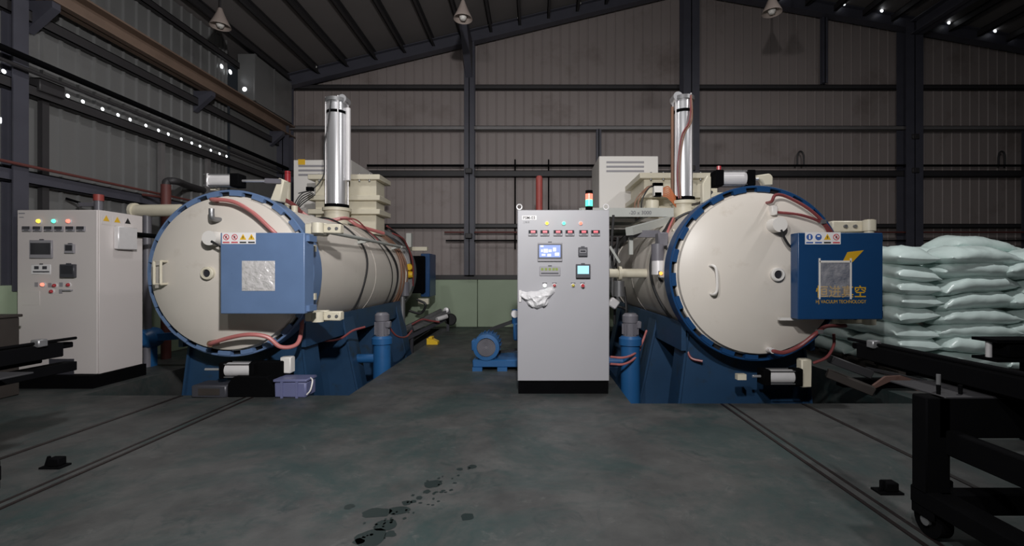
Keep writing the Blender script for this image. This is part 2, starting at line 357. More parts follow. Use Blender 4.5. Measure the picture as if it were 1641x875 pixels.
# gaps at the sheet overlap where daylight comes through
gp = None
for k in range(19):
    y_ = 4.62+k*.235+(.04 if k % 3 else 0)
    if abs(y_-5.28) < .1: continue
    if gp is None: gp = MB().lathe([(0, .006), (.019, .006), (.024, 0)], (XL+.152, 0, 3.615), 'X', 12).build('light_gap', 'day', wl)
    share(gp, 'light_gap', (0, y_, 0), wl)
gp.location = (0, 4.40, 0)
for (y_, z_, r_) in ((5.22, 3.08, .035), (8.88, 5.40, .035), (9.08, 5.38, .04)):
    MB().lathe([(0, .01), (r_, .008), (r_+.006, 0)], (XL+(.035 if y_ < 9 else .07), y_, z_), 'X', 12).build('light_gap', 'day', wl)
# sheet-metal casing high in the corner
dk = thing('sheet_metal_duct', (XL+.05, 9.2, 4.88), 'large plain sheet-metal duct casing high in the left back corner', 'duct')
MB().b2((XL+.07, 9.3, 4.89), (XL+.42, 10.75, 5.86)).build('casing', 'sheetl', dk, bevel=.01)
MB().b2((XL+.42, 9.3, 4.89), (XL+.435, 9.36, 5.86)).build('seam_flange', 'sheetl', dk)
MB().b2((XL+.42, 10.0, 4.89), (XL+.432, 10.04, 5.86)).build('seam_flange', 'sheetl', dk)

MB().lathe([(0, -.01), (.04, -.008), (.045, 0)], (XL+.22, 9.298, 5.12), 'Y', 12).build('light_gap', 'day', dk)
cl = root('ceiling')
rf = MB()
Y0, Y1 = -2.0, YB+.15
k = 0; rr = [(XL-.3+.3*i) for i in range(68)]; rr = [q for q in rr if q < 13.9]
for (xa, xb) in ((XL-.3, RX), (RX, 13.95)):
    rf.add([(xa,Y0,roofz(xa)),(xb,Y0,roofz(xb)),(xb,Y1,roofz(xb)),(xa,Y1,roofz(xa)),(xa,Y0,roofz(xa)+.05),(xb,Y0,roofz(xb)+.05),(xb,Y1,roofz(xb)+.05),(xa,Y1,roofz(xa)+.05)],
           [(0,3,2,1),(4,5,6,7),(0,1,5,4),(1,2,6,5),(2,3,7,6),(3,0,4,7)])
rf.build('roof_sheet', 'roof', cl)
xp = -5.85
while xp < 13.8:
    h = .16; p = MB(); z = roofz(xp)-.012
    p.b2((xp-.035, Y0, z-h), (xp-.02, YB-.1, z)); p.b2((xp-.035, Y0, z-h), (xp+.035, YB-.1, z-h+.015)); p.b2((xp-.035, Y0, z-.012), (xp+.035, YB-.1, z))
    p.build('purlin', 'girt', cl); xp += .69
lb = MB()
zb = roofz(9.05)-.34
lb.b2((8.9, -2, zb+.13), (9.2, YB-.5, zb+.15)); lb.b2((8.9, -2, zb-.17), (9.2, YB-.5, zb-.15)); lb.b2((9.04, -2, zb-.17), (9.06, YB-.5, zb+.15)); lb.build('eave_beam', 'col', cl)
for x_ in (-5.2, -2.45, -1.05, -.35, 1.1, 6.0, 7.4, 8.3, 8.75, 9.9, 11.0, 11.5):
    MB().lathe([(0, -.01), (.03, -.008), (.036, 0)], (x_, YB-.39, roofz(x_)-.035), 'Y', 10).build('light_gap', 'day' if x_ > 5.5 else 'bulb', cl)

# pendant lamps (not lit)
def pendant(px, py, Y, label):
    c_ = at(px, py, Y); t = thing('pendant_lamp', c_, label, 'lamp', 'pendant lamps under the roof')
    zt = roofz(c_.x)-.02-c_.z
    MB().lathe([(0, .21), (.03, .21), (.05, .15), (.07, .10), (.10, .03), (.15, -.07), (.155, -.09), (.148, -.085), (.095, .025), (.06, .09), (0, .12)], c_, 'Z', 24).build('lamp_shade', 'lampsh', t)
    MB().cyl(c_+V(0,0,.2), c_+V(0,0,zt), .012, 8).build('hanging_rod', 'girt', t)
    MB().lathe([(0, -.11), (.04, -.10), (.06, -.06), (.05, 0), (.03, .05), (0, .06)], c_, 'Z', 16).build('bulb', 'bulb', t)
pendant(353, 34, 7.4, 'pendant lamp with brown bell shade hanging over the left furnace')
pendant(742, 22, 7.4, 'pendant lamp with grey bell shade hanging over the aisle between the furnaces')
pendant(1237, 12, 7.4, 'pendant lamp with pale bell shade hanging over the right furnace')

# floor rails
def rail(x, y0, y1, label, one=False):
    r = thing('floor_rail', (x, y1, 0), label, 'rail', 'cart rails let into the floor')
    if one:
        MB().b2((x-.018, y0, 0), (x+.018, y1, .005)).build('rail_edge', 'rail', r); return
    MB().b2((x-.050, y0, 0), (x-.026, y1, .006)).build('rail_edge', 'rail', r); MB().b2((x+.026, y0, 0), (x+.050, y1, .006)).build('rail_edge', 'rail', r)
    MB().b2((x-.026, y0, 0), (x+.026, y1, .003)).build('groove_bed', 'floor', r)
rail(-3.0, -1.5, 4.80, 'twin-edged floor rail leading to the left furnace, nearer the aisle')
rail(-3.76, -1.5, 4.80, 'floor rail leading to the left furnace, farther from the aisle', True)
rail(1.92, -1.5, 4.50, 'twin-edged floor rail leading to the right furnace, nearer the aisle')
rail(2.70, -1.5, 4.50, 'floor rail leading to the right furnace, passing under the black cart', True)

# ------------------------------------------------------------------ decals shared by boxes and cabinets
def warning_label(parent, x0, z0, y, cw, ch, kinds, name='warning_label'):
    n = len(kinds); mb = MB(); mb.mat(0).b2((x0, y-.002, z0), (x0+cw*n, y+.001, z0+ch))
    yy = y-.0035
    for i, k in enumerate(kinds):
        c0 = x0+cw*(i+.5); cz = z0+ch*.60; r = min(cw, ch)*.36
        def disc(m_, rad, y_, r_in=0.0):
            mb.mat(m_).lathe([(r_in, 0), (rad, 0), (rad, .0015), (r_in, .0015), (r_in, 0)] if r_in else [(0, 0), (rad, 0), (rad, .0015)], (c0, y_, cz), 'Y', 20)
        if k == 'blue_person': disc(1, r, yy); mb.mat(0).bc((c0, yy-.001, cz), (r*.45, .0012, r*1.3))
        if k == 'blue_helmet': disc(1, r, yy); mb.mat(0).bc((c0, yy-.001, cz+r*.3), (r*.9, .0012, r*.5))
        if k == 'tri':
            mb.mat(2).prism([(c0-r*1.1, cz-r*.85), (c0+r*1.1, cz-r*.85), (c0, cz+r*1.05)], yy, yy+.0015)
            mb.mat(4).bc((c0, yy-.001, cz-r*.05), (r*.22, .0012, r*.8))
        if k == 'no':
            disc(3, r, yy, r*.76); mb.mat(4).bc((c0, yy-.001, cz), (r*.5, .0012, r*.8))
            mb.mat(3).bc((c0, yy-.002, cz), (r*1.6, .0012, r*.22), Matrix.Rotation(PI/4, 3, 'Y'))
        col_ = {'b': 1, 't': 4, 'n': 3}[k[0]]
        mb.mat(col_).bc((c0, yy, z0+ch*.14), (cw*.78, .0012, ch*.12))
    return mb.build(name, ['lwhite', 'lblue', 'lyel', 'lred', 'lblk'], parent)

def air_cylinder(parent, c_, L, r, rod_to, axis_sign, name='air_cylinder', cap=.05, capl=None, ml='black'):
    # horizontal pneumatic cylinder along X centred at c_; rod leaves towards axis_sign
    c_ = Vector(c_); a = c_-V(L/2,0,0); b = c_+V(L/2,0,0)
    o = MB().cyl(a, b, r, 24).build(name, 'alu', parent)
    for e, s_ in ((a, -1), (b, 1)):
        cl_ = cap if s_ > 0 or capl is None else capl
        MB().b2((e.x-(cl_ if s_ < 0 else 0), e.y-r*1.12, e.z-r*1.12), (e.x+(cl_ if s_ > 0 else 0), e.y+r*1.12, e.z+r*1.12)).build('end_cap', 'black' if s_ > 0 else ml, o, bevel=.008)
    for dy, dz in ((-1, -1), (-1, 1), (1, 1), (1, -1)):
        MB().cyl(a+V(-cap*.5, dy*r*.92, dz*r*.92), b+V(cap*.5, dy*r*.92, dz*r*.92), .006, 8).build('tie_rod', 'steel', o)
    s_ = axis_sign; e = (b if s_ > 0 else a)+V(s_*cap, 0, 0)
    MB().cyl(e, V(rod_to, c_.y, c_.z), .014, 12).build('piston_rod', 'chrome', o)
    return o

def furnace(cx, yf, yr, side, label):
    L = side == 'L'; zc = 1.31; R = .915
    t = thing('vacuum_furnace', (cx, yf, PD), label, 'furnace', 'vacuum furnaces')
    # vessel with rear flange and rear dished head
    v = MB().lathe([(.70, yf+.10), (.83, yf+.10), (.83, yr-.1), (.83, yr), (.0, yr)], (cx, 0, zc), 'Y', 72).build('vessel', 'cream', t)
    for yy, rr_, m_ in ((yf+.33, .845, 'cream'), (yf+2.2, .834, 'cream'), (yr-.62, .845, 'cream')):
        MB().lathe([(.82, yy-.02), (rr_, yy-.02), (rr_, yy+.02), (.82, yy+.02)], (cx, 0, zc), 'Y', 72).build('weld_band', m_, v)
    MB().lathe([(.80, yr-.42), (.93, yr-.42), (.93, yr-.22), (.80, yr-.22)], (cx, 0, zc), 'Y', 64).build('rear_ring', 'steel', t)
    MB().lathe([(.88, yr-.2), (.86, yr-.1), (.70, yr+.02), (.45, yr+.09), (.0, yr+.11)], (cx, 0, zc), 'Y', 48).build('rear_door', 'cream', t)
    # bayonet locking ring with inward teeth
    lr = MB().lathe([(.894, yf), (R-.006, yf), (R, yf+.006), (R, yf+.19), (.86, yf+.19), (.86, yf+.10), (.894, yf+.10), (.894, yf)], (cx, 0, zc), 'Y', 96).build('locking_ring', 'blue' if L else 'blue_dim', t)
    NT = 22
    for i in range(NT):
        a = 2*PI*(i+.25)/NT; wd = 2*PI/NT*.27; vv = []
        for yy in (yf-.012, yf+.05):
            for k in range(5):
                an = a-wd+2*wd*k/4
                for rad in (.850, .897): vv.append((cx+rad*math.cos(an), yy, zc+rad*math.sin(an)))
        fs = []
        for k in range(4):
            q = 2*k; fs += [(q, q+1, q+3, q+2), (10+q, 10+q+2, 10+q+3, 10+q+1), (q, q+2, 12+q, 10+q), (q+1, 11+q, 13+q, q+3)]
        fs += [(0, 10, 11, 1), (8, 9, 19, 18)]
        MB().add(vv, fs).build('ring_tooth', 'blue' if L else 'blue_dim', lr)
    MB().lathe([(.82, yf+.055), (.896, yf+.055), (.896, yf+.098), (.82, yf+.098)], (cx, 0, zc), 'Y', 72).build('door_gasket', 'dark', t)
    # dished door
    DH = .17
    def dy(x, z):
        r_ = min(math.hypot(x-cx, z-zc), .828); return yf-.01-DH*(max(0, 1-(r_/.885)**2))**.75
    prof = [(.853, yf+.08), (.853, yf+.030), (.846, yf+.020), (.832, yf+.018)]
    for i in range(15):
        r_ = .828*(1-i/14); prof.append((r_, yf-.01-DH*(max(0, 1-(r_/.885)**2))**.75))
    door = MB().lathe(prof, (cx, 0, zc), 'Y', 96).build('door', 'cream', t)
    def onp(px, py, off=0.0):            # point of the door that lies on this bearing
        Y = yf-.1
        for _ in range(12):
            p = at(px, py, Y); Y = dy(p.x, p.z)
        p = at(px, py, Y); return p+V(0, -off, 0)
    # handle
    if L: h0, h1 = onp(259, 420), onp(259, 455)
    else: h0, h1 = onp(1141, 426), onp(1142, 471)
    o_ = .085
    if L:
        p = onp(263, 437); d = .035
        hd = MB(); hd.tube([p+V(-d,-o_,-.12), p+V(d,-o_,-.12), p+V(d,-o_,.12), p+V(-d,-o_,.12), p+V(-d,-o_,-.12)], .013, 10)
        for zz_ in (-.12, .12): hd.cyl(p+V(d,.03,zz_), p+V(d,-o_,zz_), .013, 10)
        hd.build('door_handle', 'cream2', door)
    else:
        MB().tube(bez([h0+V(-.02,.02,0), h0+V(-.015,-o_*.8,.0), h0+V(.01,-o_,-.05), h1+V(.01,-o_,.05), h1+V(-.015,-o_*.8,0), h1+V(-.02,.02,0)], 5), .013, 10).build('door_handle', 'white', door)
    # sight port
    sp = onp(335, 438) if L else onp(1244, 440)
    so = MB().lathe([(.068, .04), (.068, -.035), (.060, -.045), (.042, -.045), (.042, 0), (0, 0)], sp, 'Y', 24).build('sight_port', 'white' if not L else 'cream2', door)
    MB().lathe([(.041, -.028), (.0, -.028)], sp, 'Y', 20).build('port_glass', 'glass', so)
    # round boss with elbow, hose fittings and hoses on the door
    if L:
        b = onp(350, 383); MB().cyl(b+V(0,.05,0), b+V(0,-.14,0), .075, 24).build('water_boss', 'white', door)
        e = onp(352, 352); MB().tube(bez([e+V(0,.03,0), e+V(0,-.10,0), e+V(0,-.12,.05), e+V(0,-.12,.10)], 5), .026, 10).build('pipe_elbow', 'steel', door)
        e2 = onp(350, 322); f2 = onp(347, 549)
        MB().tube(bez([e2+V(0,.02,0), e2+V(0,-.10,0), onp(385, 326, .12), onp(415, 342, .12), onp(440, 366, .10), onp(452, 380, .06)], 7), .021, 10).build('water_hose', 'red', door)
        MB().tube(bez([f2+V(0,.02,0), f2+V(.0,-.09,0), onp(375, 540, .12), onp(412, 533, .16), at(428, 540, yf-.2), at(450, 556, yf-.15), at(475, 552, yf-.05), at(483, 530, yf+.05), at(484, 505, yf+.1)], 7), .022, 10).build('water_hose', 'red', door)
        MB().cyl(f2+V(0,.03,0), f2+V(0,-.10,0), .035, 14).build('hose_fitting', 'goldcab', door)
        MB().tube(bez([onp(354, 388, .14), onp(372, 400, .12), onp(400, 420, .06)], 6), .012, 8).build('black_lead', 'cable', door)
    else:
        b = onp(1239, 362); MB().cyl(b+V(0,.05,0), b+V(0,-.13,0), .073, 24).build('water_boss', 'white', door)
        e = onp(1237, 338); MB().b2(e+V(-.03,-.06,-.05), e+V(.03,.03,.05)).build('pipe_elbow', 'white', door, bevel=.01)
        e2 = onp(1229, 325)
        MB().tube(bez([e2+V(0,.02,0), e2+V(0,-.09,.0), e2+V(.03,-.11,.06), onp(1252, 318, .10), onp(1285, 336, .10), onp(1312, 359, .09), onp(1330, 378, .06)], 7), .016, 10).build('water_hose', 'dred', door)
        MB().tube(bez([onp(1243, 341, .04), onp(1275, 346, .08), onp(1310, 359, .075), onp(1326, 380, .05)], 7), .015, 10).build('water_hose', 'dred', door)
        f2 = onp(1231, 560); MB().tube(bez([f2+V(0,.02,0), f2+V(.0,-.08,0), onp(1248, 562, .10), onp(1272, 552, .10), onp(1297, 531, .12), at(1325, 523, yf-.1), at(1355, 522, yf-.02)], 7), .020, 10).build('water_hose', 'dred', door)
        MB().cyl(f2+V(0,.03,0), f2+V(0,-.09,0), .028, 14).build('hose_fitting', 'alu', door)
        g_ = MB().bc(onp(1309, 357, .09), (.05, .05, .04)).build('hose_clip', 'steel', door)
        MB().bc(onp(1301, 529, .12), (.05, .05, .04)).build('hose_clip', 'steel', door)
        MB().tube(bez([onp(1241, 370, .12), onp(1250, 386, .10), onp(1262, 398, .08), onp(1285, 404, .03)], 6), .012, 8).build('black_lead', 'cable', door)
        MB().bc(at(1266, 511, yf-.22), (.22, .05, .025)).build('arm_end', 'white', door)
    # hinge arm, hinge blocks
    hx = cx+.985; hy = yf-.06
    if not L: hx = cx+1.12; MB().cyl((hx, hy, .78), (hx, hy, 1.86), .045, 20).build('hinge_post', 'cream2', t)
    for z_ in (1.80, .84):
        h_ = MB().b2((cx+.80, yf+.02, z_-.06), (hx+.06, yf+.12, z_+.06)).build('hinge_block', 'cream2', t, bevel=.012)
        MB().cyl((hx, hy, z_-.055), (hx, hy, z_+.055), .06, 20).build('hinge_knuckle', 'cream2', h_)
        for zz_ in (z_-.22 if z_ > 1.3 else z_+.22,): MB().bar((cx+.42, yf-.13, zz_), (hx-.02, hy, zz_), .05, .07).build('door_arm', 'cream2', t)
        MB().b2((hx+.02, yf+.0, z_-.05), (hx+(.22 if L else .09), yf+.10, z_+.05)).build('hinge_lug', 'cream2', h_, bevel=.01)
        for q in ((.10, .18) if L else (-.1, -.2)): MB().cyl((hx+q, yf-.012, z_), (hx+q, yf+.01, z_), .018, 8).build('bolt', 'steel', h_)
    # blue box carried by the hinge arm
    if L: bx0, bx1, bz0, bz1, by0, by1 = X(353,4.42), X(488,4.42), Z(503,4.42), Z(373,4.42), 4.42, 4.61
    else: bx0, bx1, bz0, bz1, by0, by1 = X(1279,4.30), X(1415,4.30), Z(512,4.30), Z(373,4.30), 4.30, 4.43
    bxo = MB().b2((bx0, by0, bz0), (bx1, by1, bz1)).build('instrument_box', 'blue' if L else 'blue_dim', t, bevel=.008, seg=2)
    fw = .012
    if L:
        warning_label(bxo, X(356,4.42), Z(391,4.42), by0, (X(410,4.42)-X(356,4.42))/4, .112, ['no', 'no', 'tri', 'tri'])
        x0, x1, z0, z1 = X(388,4.42), X(441,4.42), Z(466,4.42), Z(418,4.42)
    else:
        warning_label(bxo, X(1290,4.30), Z(391.5,4.30), by0, (X(1347,4.30)-X(1290,4.30))/4, .115, ['blue_person', 'blue_helmet', 'tri', 'no'])
        x0, x1, z0, z1 = X(1313,4.30), X(1363,4.30), Z(476,4.30), Z(419,4.30)
        pts = [(1352,419), (1374,419), (1384,402), (1366,403), (1360,404)]
        MB().prism([(X(a,4.3), Z(b_,4.3)) for a, b_ in ((1350,420), (1366,420), (1384,401), (1358,404))], by0-.002, by0+.001).build('logo_mark', 'gold', bxo)
        text('logo_text', '恒进真空', (X(1307,4.3), by0-.001, Z(475,4.3)), .122, 'gold', bxo, sx=1.0, bold=.0013)
        text('logo_subtext', 'HJ VACUUM TECHNOLOGY', (X(1307,4.3), by0-.001, Z(486,4.3)), .046, 'gold', bxo, sx=.84)
    # taped film window: crinkled sheet
    fb = MB(); nx, nz_ = 16, 16; vv = []
    for j in range(nz_+1):
        for i in range(nx+1):
            q = V(x0+(x1-x0)*i/nx, 0, z0+(z1-z0)*j/nz_)
            e_ = min(i, nx-i, j, nz_-j)/4; k = min(1, e_)
            vv.append((q.x, by0-.004-.016*k*(.5+noise.noise(q*16+V(cx,0,0))+.5*noise.noise(q*41)), q.z))
    fb.add(vv, [(j*(nx+1)+i, j*(nx+1)+i+1, (j+1)*(nx+1)+i+1, (j+1)*(nx+1)+i) for j in range(nz_) for i in range(nx)])
    wn = fb.build('taped_foil' if L else 'taped_film', 'foil' if L else 'film', bxo, sharp=60)
    if not L:
        for xx in (x0, x1): MB().b2((xx-.008, by0-.006, z0-.02), (xx+.008, by0-.001, z1+.03)).build('tape_strip', 'white', bxo)
        MB().b2((x0, by0-.006, z1-.01), (x1, by0-.001, z1+.008)).build('tape_strip', 'white', bxo)
    for z_ in (bz1-.05, bz0+.05): MB().b2((bx1, by0+.04, z_-.03), (bx1+.03, by1, z_+.03)).build('box_hinge', 'blue' if L else 'blue_dim', bxo)
    MB().bar(((bx0+bx1)/2, by1, 1.31), ((bx0+bx1)/2+.1, yf-.05, 1.31), .12, .3).build('box_mount', 'cream2', t)
    # air cylinders that turn the ring
    if L:
        ac = air_cylinder(t, (X(357,5.0), 5.0, Z(290,5.0)), .24, .065, X(436,5.0), 1, cap=.10, capl=.015, ml='alu')
        MB().bar((X(426,5.0), 5.0, Z(290,5.0)), (X(451,5.0), 5.0, Z(291,5.0)), .05, .05).build('clevis', 'motor', ac)
        MB().prism([(X(436,5.05), Z(322,5.05)), (X(452,5.05), Z(324,5.05)), (X(459,5.05), Z(290,5.05)), (X(450,5.05), Z(286,5.05))], 5.0, 5.12).build('cylinder_bracket', 'cream2', t, bevel=.01)
        MB().b2((X(338,5.04), 5.03, Z(305,5.04)), (X(346,5.04), 5.10, Z(286,5.04))).build('cylinder_bracket', 'cream2', t)
        ac = air_cylinder(t, (X(386,4.86), 4.86, Z(592,4.86)), .27, .075, X(329,4.86), -1)
        MB().b2((X(450,4.92), 4.90, Z(598,4.92)), (X(467,4.92), 5.0, Z(572,4.92))).build('cylinder_bracket', 'white', t, bevel=.01)
        MB().b2((X(405,4.9), 4.85, Z(606,4.9)), (X(455,4.9), 4.95, Z(578,4.9))).build('latch_block', 'black', t, bevel=.01)
    else:
        ac = air_cylinder(t, (X(1174,4.82), 4.82, Z(287,4.82)), .25, .075, X(1215,4.82), 1, cap=.085)
        MB().prism([(X(1125,4.86), Z(335,4.86)), (X(1139,4.86), Z(325,4.86)), (X(1139,4.86), Z(283,4.86)), (X(1133,4.86), Z(281,4.86)), (X(1125,4.86), Z(295,4.86))], 4.84, 4.92).build('cylinder_bracket', 'cream2', t, bevel=.01)
        MB().prism([(X(1202,4.86), Z(283,4.86)), (X(1231,4.86), Z(279,4.86)), (X(1236,4.86), Z(284,4.86)), (X(1236,4.86), Z(298,4.86)), (X(1222,4.86), Z(298,4.86)), (X(1218,4.86), Z(290,4.86))], 4.82, 4.9).build('cylinder_bracket', 'cream2', t, bevel=.01)
        MB().cyl(at(1152,271,4.82)+V(0,0,-.04), at(1152,271,4.82)+V(0,0,.03), .022, 10).build('air_fitting', 'redlens', ac)
        ac = air_cylinder(t, (X(1249,4.62), 4.62, Z(603,4.62)), .25, .070, X(1206,4.62), -1, cap=.07)
        MB().b2((X(1180,4.62), 4.59, Z(608,4.62)), (X(1194,4.62), 4.65, Z(599,4.62))).build('clevis', 'cream2', ac)
        MB().b2((X(1281,4.66), 4.62, Z(620,4.66)), (X(1298,4.66), 4.72, Z(575,4.66))).build('cylinder_bracket', 'cream2', t, bevel=.012)
        MB().b2((X(1268,4.64), 4.60, Z(618,4.64)), (X(1284,4.64), 4.68, Z(590,4.64))).build('latch_block', 'black', t, bevel=.01)
    # saddles: webs with slanted edge flanges
    for k, yy in enumerate((yf+.30, yf+1.25, yf+2.5, yf+3.6)):
        arc = [(cx+.815*math.cos(a), zc+.815*math.sin(a)) for a in [PI*(1.27+.46*i/10) for i in range(11)]]
        zt = arc[0][1]; ht = .62 if k == 0 else .70; hb = .78 if k == 0 else .97; y2 = yy+.03
        MB().prism(arc+[(cx+ht, zt), (cx+hb, PD), (cx-hb, PD), (cx-ht, zt)], yy, y2).build('saddle_web', 'bblue', t)
        for s_ in (-1, 1):
            sd = MB(); sd.bar((cx+s_*hb, yy+.13, PD), (cx+s_*ht, yy+.13, zt+.06), .34, .025, (1, 0, .3)); sd.build('saddle_flange', 'bblue', t)
    for s_ in (-1, 1):
        MB().bar((cx+s_*.70, yf+.2, .62), (cx+s_*.70, yf+3.8, .62), .05, .30).build('side_girder', 'bblue', t)
        MB().b2((cx+s_*.8-.15, yf+.1, PD), (cx+s_*.8+.15, yf+3.9, PD+.12)).build('base_skid', 'bblue', t)
    # side pipe and cables along the vessel
    if L:
        bp_ = at(241,541,6.35)
        sp_ = MB().lathe([(0, -.16), (.09, -.15), (.14, -.08), (.15, 0), (.14, .08), (.09, .15), (0, .16)], bp_, 'Y', 28).build('side_blower', 'pblue', t)
        MB().bar(bp_, V(cx-.72, 6.35, .5), .10, .10).build('blower_duct', 'pblue', sp_); MB().b2(bp_+V(-.06,-.05,-bp_.z), bp_+V(.06,.05,0)).build('blower_foot', 'pblue', sp_)
        rx = cx+.87
        MB().cyl(at(528,372,5.25), (rx-.02, 8.6, 1.80), .024, 12).build('side_pipe', 'greyp', t)
        for yy in (5.35, 6.7, 8.3): MB().bar((rx+.03, yy, 1.80), (cx+.70, yy, 1.77), .04, .04).build('pipe_bracket', 'greyp', t)
        for z_ in (1.86, 1.78): MB().bc((rx-.02, 5.28, z_), (.09, .09, .07)).build('pipe_clamp', 'cream2', t, bevel=.01)
        def drape(y, dx, m_, r_=.016, z_end=.75):
            pts = []
            for i in range(31):
                a = PI/2-(PI/2+.9)*i/30; rad = .848+.008*math.sin(i*.5); w_ = .04*math.sin(i*.37+y*5)
                pts.append((cx+rad*math.cos(a), y+dx*i/30+w_, zc+rad*math.sin(a)))
            MB().tube(pts, r_, 8).build('cable', m_, t)
        drape(6.9, -.35, 'cable', .014); drape(7.5, .55, 'cable', .008); drape(7.7, .7, 'cable', .018)
        for i in range(3): drape(8.35+.16*i, .18, 'goldcab', .02)
    else:
        for y, dx in ((6.0, -.5),):
            pts = []
            for i in range(31):
                a = PI/2+(PI/2+.7)*i/30; pts.append((cx+.85*math.cos(a), y+dx*i/30+.03*math.sin(i*.4), zc+.85*math.sin(a)))
            MB().tube(pts, .017, 8).build('cable', 'cable', t)
        pts = [(cx+.845*math.cos(a), yf+.30+.05*math.sin(3*a), zc+.845*math.sin(a)) for a in [PI/2+.3+2.2*i/24 for i in range(25)]]
        MB().tube(pts, .014, 8).build('water_hose', 'dred', t)
    # tall polished lift cylinder on its nozzle
    cy = 7.6 if L else 6.95
    px0 = 540 if L else 1095; tx = X(px0, cy); zb_, zt_ = (Z(337, cy), Z(165, cy)) if L else (Z(326, cy), Z(162, cy))
    r_ = X(556, cy)-X(526, cy); r_ = r_/2 if L else (X(1109,cy)-X(1080,cy))/2
    MB().lathe([(0, 2.05), (r_*1.25, 2.05), (r_*1.25, zb_-.02), (r_*1.45, zb_-.02), (r_*1.45, zb_+.03), (0, zb_+.03)], (tx, cy, 0), 'Z', 32).build('nozzle_flange', 'cream2', t)
    lc = MB().cyl((tx, cy, zb_), (tx, cy, zt_), r_, 40).build('lift_cylinder', 'chrome', t)
    MB().lathe([(0, zb_+.03), (r_*1.22, zb_+.03), (r_*1.22, zb_+.09), (0, zb_+.09)], (tx, cy, 0), 'Z', 32).build('bottom_collar', 'black', lc)
    MB().lathe([(0, zt_-.01), (r_*1.18, zt_-.01), (r_*1.18, zt_+.05), (0, zt_+.05)], (tx, cy, 0), 'Z', 32).build('top_cap', 'steel', lc)
    MB().lathe([(r_, zt_-.20), (r_+.006, zt_-.20), (r_+.006, zt_-.155), (r_, zt_-.155)], (tx, cy, 0), 'Z', 32).build('black_band', 'black', lc)
    for a in (.4, 1.2, 2.0, 2.75, 3.6, 5.2):
        MB().cyl((tx+r_*1.1*math.cos(a), cy+r_*1.1*math.sin(a), zb_+.05), (tx+r_*1.1*math.cos(a), cy+r_*1.1*math.sin(a), zt_+.07), .010, 8).build('tie_rod', 'alu', lc)
    s_ = 1 if L else -1
    MB().cyl((tx+s_*r_*1.25, cy-.02, zb_+.5 if L else zb_+.1), (tx+s_*r_*1.25, cy-.02, zt_-.1), .042 if L else .024, 14).build('air_pipe', 'alu' if L else 'goldcab', lc)
    MB().cyl((tx+s_*r_*.8, cy-.10, zt_+.04), (tx+s_*r_*.8, cy+.1, zt_+.04), .07, 16).build('top_valve', 'chrome', lc)
    if L: MB().tube(bez([(tx-.02, cy-r_*1.1, zt_+.02), (tx-.06, cy-r_*1.15, zt_-.35), (tx-r_*1.0, cy-r_*.8, zt_-.8), (tx-r_*1.25, cy-.05, zb_+.6), (tx-.35, cy-.1, zb_+.35), (tx-.55, cy-.2, zb_+.25)], 6), .010, 8).build('signal_cable', 'cable', lc)
    else:
        for q in (0, .03):
            MB().tube(bez([(tx+.06+q*.3, cy-r_*1.1, zt_+.03), (tx+.04+q, cy-r_*1.2, zt_-.35), (tx-.08+q, cy-r_*1.15, zt_-.6), (tx-.13+q, cy-r_*.9, zb_+.5), (tx-.12+q, cy-r_*1.1, zb_+.05)], 6), .012, 8).build('signal_cable', 'goldcab' if q else 'dred', lc)
    # flanged rectangular chamber behind the cylinder
    if L: fx0, fx1, fy = X(505,8.0), X(603,8.0), 8.0; zz = (Z(375,8.0), Z(286,8.0)); fl_ = (Z(285,8.0), Z(318,8.0), Z(340,8.0))
    else: fx0, fx1, fy = X(1032,7.4), X(1150,7.4), 7.4; zz = (2.0, Z(284,7.4)); fl_ = (Z(283,7.4), Z(314,7.4), Z(338,7.4))
    dp = .45 if L else 1.0
    ch_ = MB().b2((fx0, fy, zz[0]), (fx1, fy+dp, zz[1])).build('valve_chamber', 'cream2', t, bevel=.01)
    for z_ in fl_:
        fo = MB().b2((fx0-.09, fy-.09, z_-.045), (fx1+.09, fy+dp+.09, z_+.045)).build('chamber_flange', 'cream2', ch_, bevel=.008)
    for i in range(6):
        MB().cyl((fx0+.1+(fx1-fx0-.2)*i/5, fy-.06, fl_[0]-.075), (fx0+.1+(fx1-fx0-.2)*i/5, fy-.06, fl_[0]+.06), .016, 8).build('flange_bolt', 'steel', ch_)
    # front nozzle with terminal box and leads
    if L:
        MB().bc(at(497,303,7.4), (.10,.08,.06)).build('terminal_block', 'black', t)
        for i in range(5):
            a = at(497+2*i, 306+1.5*i, 7.36); MB().tube(bez([a, a+V(-.12-.03*i, -.03, -.05-.04*i), a+V(-.22, -.06, -.22-.05*i), a+V(-.30+.1*i, 0, -.42)], 6), .009, 8).build('signal_cable', 'cable', t)
        MB().tube(bez([at(480,338,6.9), at(500,350,6.9), at(530,353,7.0), at(555,350,7.1), at(575,362,7.2), at(615,374,7.6)], 6), .028, 10).build('water_hose', 'red', t)
        MB().tube(bez([at(545,350,7.0), at(570,352,7.1), at(590,370,7.3), at(606,385,7.4)], 6), .012, 8).build('water_hose', 'dred', t)
        MB().tube(bez([at(452,318,6.2), at(470,328,6.4), at(482,340,6.6)], 5), .03, 10).build('water_hose', 'dred', t)
        MB().cyl(at(472,342,6.0)+V(0,0,-.3), at(472,330,6.0), .04, 14).build('stub_pipe', 'cream2', t)
        # rear end: hinge frame, yellow valves, drive and blue rear box
        MB().b2((X(678,9.75), 9.55, Z(475,9.75)), (X(692,9.75), 10.15, Z(407,9.75))).build('rear_instrument_box', 'blue_dim', t, bevel=.01)
        MB().b2((X(640,9.6), 9.5, Z(402,9.6)), (X(686,9.6), 9.62, Z(396,9.6))).build('rear_arm', 'cream2', t)
        MB().b2((X(655,9.45), 9.42, Z(470,9.45)), (X(680,9.45), 9.6, Z(410,9.45))).build('rear_gearbox', 'black', t, bevel=.02)
